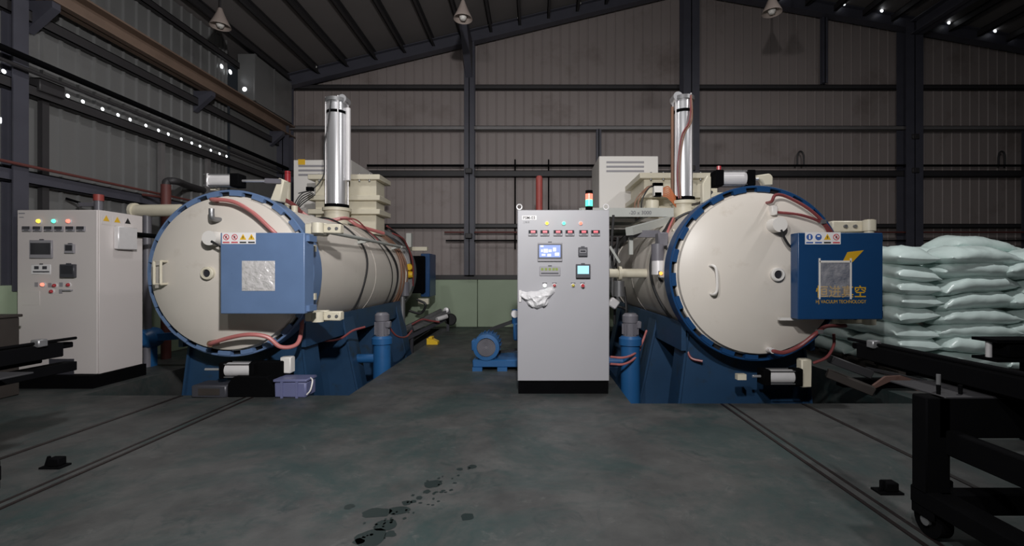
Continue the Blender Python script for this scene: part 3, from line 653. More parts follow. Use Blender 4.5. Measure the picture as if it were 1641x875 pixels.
        MB().b2((X(672,9.6), 9.5, Z(487,9.6)), (X(688,9.6), 9.6, Z(478,9.6))).build('rear_lug', 'cream2', t)
        va = MB().lathe([(0, -.07), (.06, -.07), (.075, 0), (.06, .07), (0, .07)], at(657,428,8.9), 'Y', 16).build('valve_actuator', 'yellow', t)
        MB().lathe([(0, -.07), (.06, -.07), (.075, 0), (.06, .07), (0, .07)], at(656,440,8.9), 'X', 16).build('valve_actuator', 'yellow', t)
        MB().cyl(at(636,441,8.9), at(650,441,8.9), .05, 14).build('valve_body', 'alu', t)
        MB().bc(at(644,431,8.85), (.10,.1,.10)).build('valve_body', 'alu', t, bevel=.01)
        MB().cyl(at(649,452,8.8), at(649,474,8.8), .085, 20).build('drive_motor', 'motor', t)
        MB().cyl(at(645,475,8.8), V(X(645,8.8), 8.8, PD), .05, 14).build('drain_pipe', 'steel', t)
        MB().b2((X(652,8.9), 8.85, Z(396,8.9)), (X(660,8.9), 8.95, Z(374,8.9))).build('cable_post', 'greyp', t)
        for i in range(4):
            MB().tube(bez([at(620+3*i, 362+4*i, 8.2), at(632+4*i, 372+3*i, 8.4), at(645+2*i, 385+2*i, 8.6), at(655+2*i, 400+6*i, 8.8), at(662, 440+6*i, 9.0)], 6), .016, 8).build('cable', ('dred', 'cable', 'cable', 'dred')[i], t)
        MB().tube(bez([at(668,480,9.2), at(682,488,9.2), at(674,502,9.2), at(655,498,9.1)], 7), .025, 8).build('cable', 'cable', t)
        MB().tube(bez([at(476,520,5.6), at(495,535,5.6), at(520,546,5.7), at(545,543,5.8), at(565,530,5.9), at(585,524,6.0)], 6), .014, 8).build('water_hose', 'dred', t)
        MB().tube(bez([at(622,522,6.6), at(635,538,6.8), at(650,540,7.2), at(660,530,7.6)], 6), .014, 8).build('water_hose', 'dred', t)
    else:
        MB().bc(at(1054,304,6.9), (.14,.1,.20)).build('terminal_block', 'white', t, bevel=.008)
        MB().bc(at(1054,296,6.88), (.15,.06,.05)).build('terminal_cover', 'black', t); MB().bc(at(1054,312,6.88), (.10,.06,.06)).build('terminal_cover', 'black', t)
        for i in range(7):
            a = at(1062, 302+2*i, 6.88); MB().tube(bez([a, a+V(.08, -.03, .02-.01*i), a+V(.17+.01*i, -.02, -.10-.02*i), a+V(.26, 0, -.16-.03*i)], 6), .009, 8).build('signal_cable', 'orange', t)
        for i in range(3):
            a = at(1048-2*i, 298, 6.9); MB().tube(bez([a, a+V(-.10, -.05, -.05), a+V(-.20-.03*i, -.05, -.25), a+V(-.18-.03*i, 0, -.5)], 6), .012, 8).build('signal_cable', 'goldcab' if i else 'cable', t)
        MB().cyl(at(1045,322,6.8), at(1045,322,6.8)+V(0,0,-.2), .10, 16).build('stub_pipe', 'cream2', t)
        # geared drive hanging beside the ring, amber lamp
        gx = at(1055,420,5.3)
        gm = MB().cyl(at(1054,418,5.3), at(1054,391,5.3), .075, 20).build('gear_motor', 'motor', t)
        MB().cyl(at(1055,440,5.3), at(1055,418,5.3), .078, 20).build('brake_cover', 'alu', gm)
        MB().b2(at(1062,393,5.32)+V(-.07,-.07,-.02), at(1062,393,5.32)+V(.05,.08,.15)).build('gearbox', 'motor', gm, bevel=.015)
        MB().tube(bez([at(1056,441,5.3), at(1058,449,5.25), at(1066,450,5.25), at(1071,444,5.25)], 5), .014, 8).build('motor_lead', 'cable', gm)
        ib = MB().b2((X(1056,5.12), 5.08, Z(445,5.12)), (X(1078,5.12), 5.16, Z(434,5.12))).build('lamp_bracket', 'greyp', t, bevel=.006)
        MB().lathe([(0, -.03), (.015, -.028), (.02, 0)], (X(1059,5.08), 5.08, Z(438,5.08)), 'Y', 14).build('amber_lamp', 'eamb', ib)
        MB().cyl((X(976,6.0), 6.0, Z(438,6.0)), (cx-.7, 6.0, Z(438,6.0)), .062, 20).build('side_nozzle', 'cream2', t)
        MB().lathe([(0, -.02), (.095, -.02), (.095, .02), (0, .02)], (X(993,6.0), 6.0, Z(438,6.0)), 'X', 20).build('nozzle_flange', 'cream2', t)
        MB().cyl(at(992,450,5.9), at(992,475,5.9), .07, 16).build('valve_body', 'steel', t)
        MB().bc(at(983,486,5.8), (.12,.1,.12), Matrix.Rotation(.6, 3, 'Y')).build('valve_block', 'alu', t, bevel=.015)
        MB().bar(at(977,395,5.7), at(993,421,5.7), .03, .03).build('stay_rod', 'greyp', t)
        for i, (a, b_) in enumerate((((983,345),(990,470)), ((990,380),(985,520)), ((1000,460),(1003,520)), ((987,490),(1005,500)))):
            MB().tube(bez([at(*a, 6.1), at((a[0]+b_[0])/2-6+4*i, (a[1]+b_[1])/2, 6.0), at(*b_, 6.0)], 6), .018, 8).build('cable', 'cable', t)
        for dz in (0, 7):
            MB().tube(bez([at(978,572+dz*1.6,5.3), at(1000,573+dz*1.5,5.35), at(1018,566+dz,5.5), at(1028,552,5.7), at(1036,530,5.9)], 6), .014, 8).build('water_hose', 'red', t)
        MB().tube(bez([at(1103,540,5.0), at(1102,560,5.0), at(1108,574,4.95), at(1126,579,4.9)], 6), .014, 8).build('water_hose', 'dred', t)
        MB().tube(bez([at(1336,535,4.85), at(1336,553,4.85), at(1325,572,4.85), at(1303,582,4.9)], 6), .015, 8).build('water_hose', 'dred', t)
        for i in range(4):
            MB().tube(bez([at(1076+3*i,350,5.9), at(1066+5*i,368,5.6), at(1062+5*i,385,5.4), at(1070+3*i,400,5.2)], 6), .015, 8).build('cable', ('cable', 'red', 'goldcab', 'cable')[i], t)
        MB().tube(bez([at(1110,328,6.6), at(1122,325,6.2), at(1132,316,5.9), at(1140,308,5.6)], 6), .02, 8).build('cable', 'cable', t)
        MB().cyl(at(1078,374,5.4), at(1092,372,5.4), .05, 14).build('stub_pipe', 'cream2', t)
    return t
furnace(-3.32, 4.92, 9.4, 'L', 'left vacuum furnace, cream round door with foil-covered blue box and red hoses')
furnace(2.33, 4.68, 9.0, 'R', 'right vacuum furnace, cream round door with blue box bearing gold lettering')

# ------------------------------------------------------------------ control cabinets
def pilot(parent, p, r, m, shadow=True):
    o = MB().lathe([(r*1.35, 0), (r*1.35, -.010), (r*1.05, -.012)], p, 'Y', 16).build('lamp_bezel', 'alu', parent)
    MB().lathe([(r*1.05, -.010), (r*.95, -.022), (r*.5, -.032), (0, -.034)], p, 'Y', 16).build('lamp_lens', m, o)
def meter(parent, x, z, y, w_, h, lit):
    o = MB().b2((x-w_/2, y-.02, z-h/2), (x+w_/2, y+.002, z+h/2)).build('panel_meter', 'bezl', parent, bevel=.003)
    MB().b2((x-w_*.46, y-.0225, z-h*.10), (x+w_*.46, y-.019, z+h*.46)).build('meter_window', 'glass', o)
    if lit: MB().b2((x-w_*.22, y-.0235, z+h*.02), (x+w_*.26, y-.022, z+h*.36)).build('digits', 'edig', o)
    MB().b2((x-w_*.2, y-.0225, z-h*.34), (x+w_*.3, y-.019, z-h*.2)).build('meter_keys', 'bez', o)
def bezel(parent, x0, x1, z0, z1, y, m, name, d=.02):
    o = MB().b2((x0, y-d, z0), (x1, y+.002, z1)).build(name, m, parent, bevel=.004)
    MB().b2(((x0+x1)/2-.02, y-d*.6, z1), ((x0+x1)/2+.02, y, z1+.012)).build('clip', 'bez', o)
    return o
def eye_bolt(parent, x, y, z):
    pts = [(x+.028*math.cos(a), y, z+.038+.028*math.sin(a)) for a in [2*PI*i/16 for i in range(17)]]
    o = MB().tube(pts, .007, 8).build('eye_bolt', 'alu', parent)

# centre cabinet
Y = 4.86; x0, x1 = X(829,Y), X(977,Y); zt = Z(336,Y); zb = Z(611,Y)
cb = thing('control_cabinet', ((x0+x1)/2, Y+.25, 0), 'light grey control cabinet with lit blue screens standing at the centre', 'cabinet')
body = MB().b2((x0, Y+.022, zb), (x1, Y+.5, zt)).build('cabinet_body', 'grey', cb, bevel=.004)
MB().b2((x0+.01, Y+.03, 0), (x1-.01, Y+.49, zb)).build('plinth', 'black', cb)
dr = MB().b2((x0+.004, Y, zb+.004), (x1-.004, Y+.02, zt-.004)).build('cabinet_door', 'grey', cb, bevel=.006, seg=2)
eye_bolt(cb, x0+.02, Y+.06, zt); eye_bolt(cb, x1-.03, Y+.06, zt)
def cx_(p): return X(p, Y)
def cz_(p): return Z(p, Y)
MB().b2((cx_(836.5), Y-.002, cz_(352.5)), (cx_(860), Y+.001, cz_(345.5))).build('name_plate', 'lwhite', dr)
text('plate_text', 'FSM-03', (cx_(838), Y-.003, cz_(351.2)), .044, 'lblk', dr, sx=1.0, bold=.0006)
text('plate_subtext', '二车间', (cx_(838), Y-.001, cz_(357.5)), .024, 'lblk', dr)
for p, m_ in ((876.5, 'eyel'), (903.5, 'egrn'), (930.5, 'ered')): pilot(dr, (cx_(p), Y, cz_(358)), .017, m_)
for p in (854, 873, 894, 913, 935, 954): meter(dr, cx_(p), cz_(373.5), Y, .098, .062, True)
b = bezel(dr, cx_(861.5), cx_(901), cz_(419), cz_(389), Y, 'bezl', 'touch_screen', .022)
MB().b2((cx_(862.2), Y-.0235, cz_(415)), (cx_(900.3), Y-.02, cz_(391))).build('screen_frame', 'bez', b)
s_ = MB().b2((cx_(864), Y-.025, cz_(412.5)), (cx_(898), Y-.022, cz_(393)))
sc = s_.build('screen', 'scr', b)
pr = MB()
for (a, c_, e, d) in ((866,393.6,871,396), (867,400,870,404), (871,399,878,405), (879,400,884,404), (886,397,891,403), (868,407,874,410), (877,407,883,411), (889,405,896,410)):
    pr.b2((cx_(a), Y-.0262, cz_(d)), (cx_(e), Y-.0249, cz_(c_)))
pr.build('screen_print', 'scrw', b)
b = bezel(dr, cx_(864.5), cx_(898), cz_(442), cz_(427), Y, 'bezl', 'gauge_unit', .012)
pr = MB()
for a in (867, 873, 879, 885, 890): pr.b2((cx_(a), Y-.0145, cz_(433.5)), (cx_(a+4), Y-.011, cz_(429.5)))
pr.build('gauge_digits', 'ggrn', b)
MB().b2((cx_(867), Y-.0142, cz_(439)), (cx_(895), Y-.011, cz_(437))).build('gauge_print', 'bez', b)
b = bezel(dr, cx_(926.5), cx_(941), cz_(411), cz_(396.5), Y, 'bez', 'temperature_controller', .03)
MB().b2((cx_(928.5), Y-.032, cz_(405)), (cx_(939), Y-.029, cz_(400.5))).build('controller_window', 'bezl', b)
MB().b2((cx_(929.5), Y-.0328, cz_(404)), (cx_(938), Y-.0305, cz_(401.5))).build('controller_print', 'glass', b)
b = bezel(dr, cx_(922.5), cx_(945.5), cz_(445.5), cz_(423.5), Y, 'bez', 'paperless_recorder', .04)
MB().b2((cx_(925), Y-.043, cz_(439)), (cx_(943), Y-.039, cz_(426))).build('screen', 'scrc', b)
for p, m_ in ((873, 'ewht'), (888.5, 'redlens'), (918.5, 'yellens'), (933.5, 'redlens')):
    pilot(dr, (cx_(p), Y, cz_(457.5)), .017, m_)
    MB().b2((cx_(p)-.024, Y-.003, cz_(454.2)), (cx_(p)+.024, Y+.001, cz_(453))).build('button_tag', 'bez', dr)
MB().cyl((cx_(933.5), Y, cz_(457.5)), (cx_(933.5), Y-.05, cz_(457.5)), .018, 14).build('selector_knob', 'redlens', dr)
MB().b2((cx_(831.5), Y-.012, cz_(484)), (cx_(835.5), Y+.002, cz_(465))).build('door_lock', 'alu', dr, bevel=.003)
# crumpled film bag hung on the door handle
fb = MB(); n1, n2 = 17, 13; vv = []; pc = V(cx_(861), Y, cz_(478))
for j in range(n2+1):
    v_ = j/n2
    for i in range(n1+1):
        u_ = -1+2*i/n1
        hw = .185*(1-.30*v_**2)*(.80+.25*math.sin(PI*min(1, v_*1.4+.15)))
        top = .075+.055*max(0, u_)+.03*noise.noise(V(u_*2.2, 7, 0)); bot = -.115+.04*abs(u_)+.02*noise.noise(V(u_*2, 3, 1))
        q = V(u_*1.7, v_*1.9, 4.2); e_ = min(1, 4*min(v_, 1-v_, (1-abs(u_))/2+.001))
        rg = 1-abs(noise.noise(q*1.15)*2); dp_ = e_**.5*(.035+.055*rg+.014*noise.noise(q*2.4))*(.75+.5*v_)
        vv.append((pc.x+u_*hw+.012*noise.noise(q*2.3), Y-.003-max(.004, dp_), pc.z+top+(bot-top)*v_+.01*noise.noise(q*2.9)))
fb.add(vv, [(j*(n1+1)+i, j*(n1+1)+i+1, (j+1)*(n1+1)+i+1, (j+1)*(n1+1)+i) for j in range(n2) for i in range(n1)])
nb_ = len(vv); rim = [(0, i) for i in range(n1+1)]+[(j, n1) for j in range(1, n2+1)]+[(n2, i) for i in range(n1-1, -1, -1)]+[(j, 0) for j in range(n2-1, 0, -1)]
ids = [j*(n1+1)+i for j, i in rim]; k0 = len(fb.v); fb.v += [(fb.v[q][0], Y-.001, fb.v[q][2]) for q in ids]; nr = len(ids)
for q in range(nr): fb.f.append([ids[q], ids[(q+1) % nr], k0+(q+1) % nr, k0+q]); fb.mi.append(0)
fo = fb.build('crumpled_plastic_film', 'paper', None, sharp=30, org=pc)
fo.data.polygons.foreach_set('use_smooth', [False]*len(fo.data.polygons))
tag(fo, 'crumpled white plastic film taped over the centre cabinet handle', 'plastic film')

# tower lamp behind the centre cabinet
def tower(loc, h, segs, r, label):
    t = thing('tower_lamp', loc, label, 'signal lamp', 'signal tower lamps'); z = loc[2]
    for nm, m_, hh in segs:
        MB().lathe([(0, z), (r, z+.002), (r, z+hh-.004), (0, z+hh)], (loc[0], loc[1], 0), 'Z', 20).build(nm, m_, t); z += hh
tower((X(944,5.22), 5.22, 2.0), .3, (('lamp_base', 'black', .09), ('green_lens', 'egrn', .075), ('red_lens', 'ered', .07), ('cap', 'black', .04)), .042, 'lit green and red signal tower lamp on the centre cabinet')

# left cabinet
Y = 5.18; x0, x1 = X(27,Y), X(156,Y); zt = Z(336,Y); zb = Z(600,Y)
lcx = thing('control_cabinet', ((x0+x1)/2, Y+.3, 0), 'warm grey control cabinet with dark screens by the left wall', 'cabinet')
body = MB().b2((x0, Y+.022, zb), (x1, Y+.60, zt)).build('cabinet_body', 'warm', lcx, bevel=.004)
MB().b2((x0-.15, Y-.08, 0), (x1+.03, Y+.62, zb)).build('plinth', 'black', lcx)
dr = MB().b2((x0+.004, Y, zb+.004), (x1-.004, Y+.02, zt-.004)).build('cabinet_door', 'warm', lcx, bevel=.006, seg=2)
for p, m_ in ((63.5, 'eyel'), (88, 'egrn'), (111, 'ered')): pilot(dr, (cx_(p), Y, cz_(354.5)), .022, m_)
for p in (44.5, 61.5, 79.5, 96, 114, 131): meter(dr, cx_(p), cz_(367), Y, .095, .06, False)
b = bezel(dr, cx_(50), cx_(85.5), cz_(414), cz_(385), Y, 'bezl', 'touch_screen', .022)
MB().b2((cx_(52), Y-.0235, cz_(408)), (cx_(84), Y-.02, cz_(389.5))).build('screen', 'glass', b)
b = bezel(dr, cx_(50.5), cx_(82), cz_(440), cz_(424), Y, 'lwhite', 'gauge_unit', .006)
pr = MB()
for a in (56, 69): pr.b2((cx_(a), Y-.0085, cz_(431.5)), (cx_(a+7), Y-.005, cz_(426.5)))
pr.b2((cx_(54), Y-.0085, cz_(436.5)), (cx_(80), Y-.005, cz_(434.5))); pr.build('gauge_print', 'bez', b)
b = bezel(dr, cx_(106), cx_(121), cz_(406), cz_(391.5), Y, 'bezl', 'temperature_controller', .025)
MB().b2((cx_(108), Y-.027, cz_(402)), (cx_(119), Y-.024, cz_(393))).build('controller_window', 'glass', b)
b = bezel(dr, cx_(100), cx_(123), cz_(445), cz_(423.5), Y, 'bez', 'paperless_recorder', .035)
MB().b2((cx_(102.5), Y-.037, cz_(439)), (cx_(121), Y-.034, cz_(426))).build('screen', 'glass', b)
for p, q, m_ in ((70, 456, 'ered'), (89, 457.5, 'redlens'), (111, 456.5, 'redlens'), (84, 467, 'redlens')): pilot(dr, (cx_(p), Y, cz_(q)), .02, m_)
for p, q in ((58.5, 456), (80, 457), (98, 456), (97.5, 467)): MB().b2((cx_(p)-.02, Y-.003, cz_(q)-.025), (cx_(p)+.02, Y+.001, cz_(q)+.025)).build('button_tag', 'bezl', dr)
MB().b2((cx_(104), Y-.03, cz_(466)), (cx_(117), Y+.002, cz_(464))).build('selector_knob', 'bezl', dr)
MB().b2((cx_(36), Y-.003, cz_(489)), (cx_(64), Y+.001, cz_(466))).build('document_pocket', 'warm', dr, bevel=.001)
MB().b2((cx_(30), Y-.002, cz_(343)), (cx_(40), Y+.001, cz_(341))).build('name_print', 'bezl', dr); MB().b2((cx_(31), Y-.002, cz_(349)), (cx_(38), Y+.001, cz_(347.5))).build('name_print', 'bezl', dr)
MB().b2((cx_(79), Y-.004, zb), (cx_(119), Y-.001, cz_(575))).build('fork_patch', 'bez', dr)  # dark patch repeating the cart's black fork in front, no cabinet panel
# side face: three triangle signs and a silver terminal box
xs_ = x1
for i in range(3):
    yy = Y+.10+.14*i
    sg = MB(); sg.mat(0).b2((xs_, yy-.05, zt-.16), (xs_+.003, yy+.06, zt-.04)); sg.mat(1).prism([(yy-.035, zt-.12), (yy+.045, zt-.12), (yy+.005, zt-.05)], xs_+.003, xs_+.0045, 'YZ')
    sg.build('warning_sign', ['warm', 'lyel' if i < 2 else 'lblk'], body)
tb = MB().b2((xs_, Y+.20, Z(400,5.5)), (xs_+.06, Y+.46, Z(364,5.5))).build('terminal_box', 'alu', body, bevel=.008)
MB().cyl((xs_+.04, Y+.46, Z(374,5.5)), (xs_+.04, Y+.85, Z(374,5.5)), .03, 12).build('cable_gland', 'black', tb)

# ------------------------------------------------------------------ high cabinets and their platforms
def rect_cab(x0, x1, y0, y1, z0, z1, label, slots, m):
    t = thing('rectifier_cabinet', ((x0+x1)/2, (y0+y1)/2, z0), label, 'cabinet', 'rectifier cabinets on the platforms')
    b = MB().b2((x0, y0, z0), (x1, y1, z1)).build('cabinet_body', m, t, bevel=.012)
    for i in range(3):
        z = z1-.12-i*.085; MB().b2((x0+slots[0], y0-.006, z-.018), (x0+slots[1], y0+.004, z+.018)).build('vent_slot', 'bezl', t)
    MB().b2((x0+.01, y0-.004, z0+.01), (x1-.01, y0+.001, z0+.03)).build('door_seam', 'bezl', t)
    return t
def platform(x0, x1, y0, y1, z, label, legs, xd=None):
    t = thing('steel_platform', ((x0+x1)/2, (y0+y1)/2, 0), label, 'platform', 'steel platforms beside the furnaces')
    for a, b in (((x0,y0),(x1,y0)), ((x0,y1),(x1,y1)), ((x0,y0),(x0,y1)), ((xd or x1,y0),(xd or x1,y1))):
        MB().bar((*a, z-.07), (*b, z-.07), .06, .13).build('edge_beam', 'greyp', t)
    MB().b2((x0, y0, z-.006), (xd or x1, y1, z)).build('deck_plate', 'greyp', t)
    for a, b in legs: MB().b2((a-.04, b-.04, 0), (a+.04, b+.04, z-.13)).build('leg', 'greyp', t)
    return t
ty = 8.6; pz = Z(333, 6.6)
tp = platform(.70, 2.05, 6.6, 9.9, pz, 'grey steel platform carrying the cabinet beside the right furnace', [(.74, 6.7), (.74, 9.8), (1.3, 9.8)], 1.66)
MB().b2((1.66, 8.55, pz-.08), (2.46, 9.9, pz)).build('deck_plate', 'greyp', tp)
text('stamped_text', '-20 x 3000', (X(1008,6.57), 6.565, Z(343.5,6.57)), .075, 'motor', tp)
MB().bar((X(996,6.2), 5.7, Z(372,5.8)), (X(1072,6.6), 6.6, pz-.18), .10, .10).build('brace', 'greyp', tp)
MB().b2((X(1068,6.6), 6.58, 2.06), (X(1076,6.6), 6.66, pz-.1)).build('post', 'greyp', tp)
MB().b2((X(1008,5.9), 5.88, Z(408,5.9)), (X(1014,5.9), 5.95, Z(372,5.9))).build('post', 'greyp', tp)
MB().bar((X(1008,5.9), 5.9, Z(375,5.9)), (X(1056,5.9), 5.9, Z(375,5.9)), .08, .09).build('cross_bar', 'motor', tp)
for q, h in ((350, 5), (361, 6)): MB().b2((.72, 7.2, Z(q+h,7.2)), (2.0, 7.3, Z(q,7.2))).build('cable_tray', 'white', tp)
rect_cab(X(960,ty), X(1055,ty), ty, ty+1.05, pz, Z(250,ty), 'white rectifier cabinet with three vent slots on the platform by the right furnace', (.14, .86), 'white')
pz2 = 2.30
platform(-4.75, -3.5, 8.55, 9.9, pz2, 'grey steel platform carrying the cabinet behind the left furnace', [(-4.7, 8.6), (-4.7, 9.85), (-3.55, 9.85)])
lc_ = rect_cab(X(470,8.6), X(563,8.6), 8.6, 9.75, pz2, Z(256,8.6), 'white rectifier cabinet with yellow sticker on the platform behind the left furnace', (.1, .75), 'white')
MB().b2((X(478,8.6), 8.592, Z(264,8.6)), (X(489,8.6), 8.601, Z(255.5,8.6))).build('yellow_sticker', 'lyel', lc_)
tower((X(461,8.0), 8.0, Z(330,8.0)), .5, (('lamp_base', 'cream2', .42), ('red_lens', 'redlens', .16), ('cap', 'redlens', .04)), .05, 'unlit red-topped cream signal tower lamp behind the left furnace')
tl = bpy.data.objects['tower_lamp.001']
MB().cyl((X(461,8.0), 8.0, 2.0), (X(461,8.0), 8.0, Z(330,8.0)), .03, 12).build('lamp_pole', 'cream2', tl); MB().bar((X(461,8.0), 8.0, 2.02), (-3.6, 8.0, 2.02), .06, .06).build('pole_arm', 'cream2', tl)

# ------------------------------------------------------------------ pumps
def oil_pump(x, y, r, zt, zm, label):
    t = thing('booster_pump', (x, y, PD), label, 'pump', 'booster pumps in the furnace pits')
    b = MB().lathe([(0, PD), (r*1.4, PD), (r*1.4, PD+.04), (r*1.08, PD+.06), (r*1.02, zt-.12), (r*1.22, zt-.11), (r*1.22, zt-.03), (r*.9, zt), (0, zt)], (x, y, 0), 'Z', 28).build('pump_body', 'pblue', t)
    mo = MB().lathe([(0, zt), (r*.78, zt), (r*.78, zm-.12), (r*.86, zm-.11), (r*.86, zm-.03), (r*.6, zm), (0, zm)], (x, y, 0), 'Z', 24).build('pump_motor', 'motor', t)
    for k in range(14):
        a = 2*PI*k/14; MB().bar((x+r*.82*math.cos(a), y+r*.82*math.sin(a), zt+.02), (x+r*.82*math.cos(a), y+r*.82*math.sin(a), zm-.13), .008, .02, (math.cos(a), math.sin(a), 0)).build('cooling_fin', 'motor', mo)
    MB().cyl((x-r*3.0, y, zt-.32), (x-r*.8, y, zt-.32), r*.55, 18).build('side_pipe', 'pblue', t)
    MB().bc((x+r*.8, y-.02, (zt+zm)/2), (.07, .09, .09)).build('terminal_box', 'motor', mo, bevel=.01)
oil_pump(-2.14, 6.35, .115, Z(538,6.35), Z(501,6.35), 'blue booster pump with grey motor in the pit beside the left furnace')
oil_pump(X(1010,5.6), 5.6, .115, Z(538,5.6), Z(502,5.6), 'blue booster pump half hidden by the centre cabinet, beside the right furnace')

Y = 6.0; mx, mz = X(779,Y), Z(557,Y)
vp = thing('vacuum_pump', (-.4, 6.3, 0), 'blue belt-driven vacuum pump on a skid left of the centre cabinet', 'pump')
mr = .175
mb = MB().lathe([(mr*.72, 0), (mr, .005), (mr*1.0, .16), (mr*.94, .17), (mr*.94, .46), (mr*.8, .5), (0, .5)], (mx, Y, mz), 'Y', 36).build('motor_body', 'pblue', vp)
MB().lathe([(mr*.72, .02), (0, .02)], (mx, Y, mz), 'Y', 24).build('fan_grille', 'motor', mb)
for k in range(6):
    MB().lathe([(mr*(.15+.1*k), .012), (mr*(.17+.1*k), .012), (mr*(.17+.1*k), .018)], (mx, Y, mz), 'Y', 24).build('grille_ring', 'bez', mb)
for k in range(20):
    a = 2*PI*k/20; MB().bar((mx+mr*.97*math.cos(a), Y+.18, mz+mr*.97*math.sin(a)), (mx+mr*.97*math.cos(a), Y+.44, mz+mr*.97*math.sin(a)), .01, .03, (math.cos(a), 0, math.sin(a))).build('cooling_fin', 'pblue', mb)
MB().b2((mx-mr*1.2, Y+.1, mz-.06), (mx-mr*.9, Y+.3, mz+.08)).build('terminal_box', 'pblue', vp, bevel=.01)
MB().b2((X(757,Y), Y+.02, .05), (X(830,Y)+.7, Y+.75, .15)).build('skid', 'pblue', vp, bevel=.01)
for a in (X(757,Y), X(797,Y), .35): MB().b2((a, Y+.0, 0), (a+.13, Y+.12, .052)).build('skid_foot', 'pblue', vp)
MB().b2((mx-.12, Y+.08, .15), (mx+.12, Y+.45, .20)).build('motor_base', 'pblue', vp)
MB().lathe([(0, 0), (.28, 0), (.30, .03), (.30, .5), (.28, .53), (0, .53)], (.13, Y+.12, .42), 'Y', 36).build('pump_body', 'pblue', vp)
MB().b2((-.12, Y+.14, .15), (.38, Y+.62, .5)).build('pump_casing', 'pblue', vp, bevel=.03)
MB().cyl((-.23, Y+.35, .60), (-.23, Y+.35, .80), .075, 18).build('inlet_port', 'pblue', vp); MB().b2((-.28, Y+.2, .38), (-.10, Y+.5, .62)).build('inlet_neck', 'pblue', vp, bevel=.02)
MB().lathe([(0, -.04), (.05, -.04), (.06, 0), (.05, .04), (0, .04)], (-.26, Y+.30, .74), 'Y', 16).build('filter_cap', 'alu', vp)
MB().bar((mx+.0, Y+.55, mz+.17), (-.1, Y+.55, .68), .05, .05).build('drive_belt', 'blackrub', vp)
MB().bar((mx+.0, Y+.55, mz-.17), (-.1, Y+.55, .22), .05, .03).build('drive_belt', 'blackrub', vp)

# red standpipe behind the centre cabinet, oxide-red pipe gallery at left
sp = thing('red_standpipe', (X(864,8.2), 8.2, 0), 'red standpipe rising behind the centre cabinet', 'pipe')
MB().cyl((X(864,8.2), 8.2, 0), (X(864,8.2), 8.2, Z(290,8.2)), .062, 18).build('pipe', 'redp', sp)
MB().lathe([(0, .10), (.045, .09), (.062, .05), (.062, 0)], (X(864,8.2), 8.2, Z(290,8.2)), 'Z', 18).build('pipe_cap', 'redp', sp)
MB().lathe([(.0, 0), (.11, 0), (.11, .02), (.062, .02)], (X(864,8.2), 8.2, 0), 'Z', 18).build('floor_flange', 'redp', sp)
Yp = 6.9
pg = thing('exhaust_pipe', (X(266,Yp), Yp, 0), 'oxide-red exhaust pipe with bent black top behind the left cabinet', 'pipe')
MB().cyl((X(266,Yp), Yp, 0), (X(266,Yp), Yp, Z(296,Yp)), .065, 18).build('riser', 'oxide', pg)
MB().tube(bez([(X(266,Yp), Yp, Z(298,Yp)), (X(267,Yp), Yp+.02, Z(290,Yp)), (X(272,Yp), Yp+.15, Z(290,Yp+.1)), at(300, 297, Yp+.9), at(330, 306, Yp+1.6)], 6), .055, 14).build('bent_top', 'girt', pg)
MB().cyl(V(-6.0, Yp, Z(312,Yp)), at(262, 316, Yp), .02, 10).build('branch_pipe', 'oxide', pg)
cp = thing('cream_duct', at(205, 338, 6.3), 'cream horizontal duct between the left cabinet and left furnace', 'duct')
MB().cyl(at(212, 338, 6.3), at(290, 337, 6.3), .085, 18).build('duct', 'cream2', cp)
MB().lathe([(0, -.02), (.11, -.02), (.11, .02), (0, .02)], at(216, 338, 6.3), 'X', 18).build('duct_flange', 'cream2', cp)
MB().cyl(at(236, 340, 6.3), V(X(236,6.3), 6.3, 0), .05, 12).build('duct_support', 'motor', cp)
lp = thing('grey_pipe', at(-5, 331, 5.9), 'thin grey pipe passing above the left control cabinet', 'pipe')
MB().cyl((-6.02, 5.95, Z(330,5.95)), (X(130,5.95), 5.95, Z(327,5.95)), .03, 12).build('pipe', 'steel', lp)
MB().bar((X(128,5.95), 5.95, Z(325,5.95)), (X(112,5.95), 5.9, Z(319,5.95)), .02, .03).build('lever', 'black', lp)
MB().cyl(V(X(158,5.95), 5.95, zt), at(158, 318, 5.95), .045, 12).build('valve_stem', 'motor', lp); MB().cyl(at(158, 322, 5.95), at(158, 312, 5.95), .055, 12).build('valve_cap', 'redp', lp)
MB().bar(at(128, 328, 5.95), at(158, 328, 5.95), .05, .05).build('valve_link', 'motor', lp)

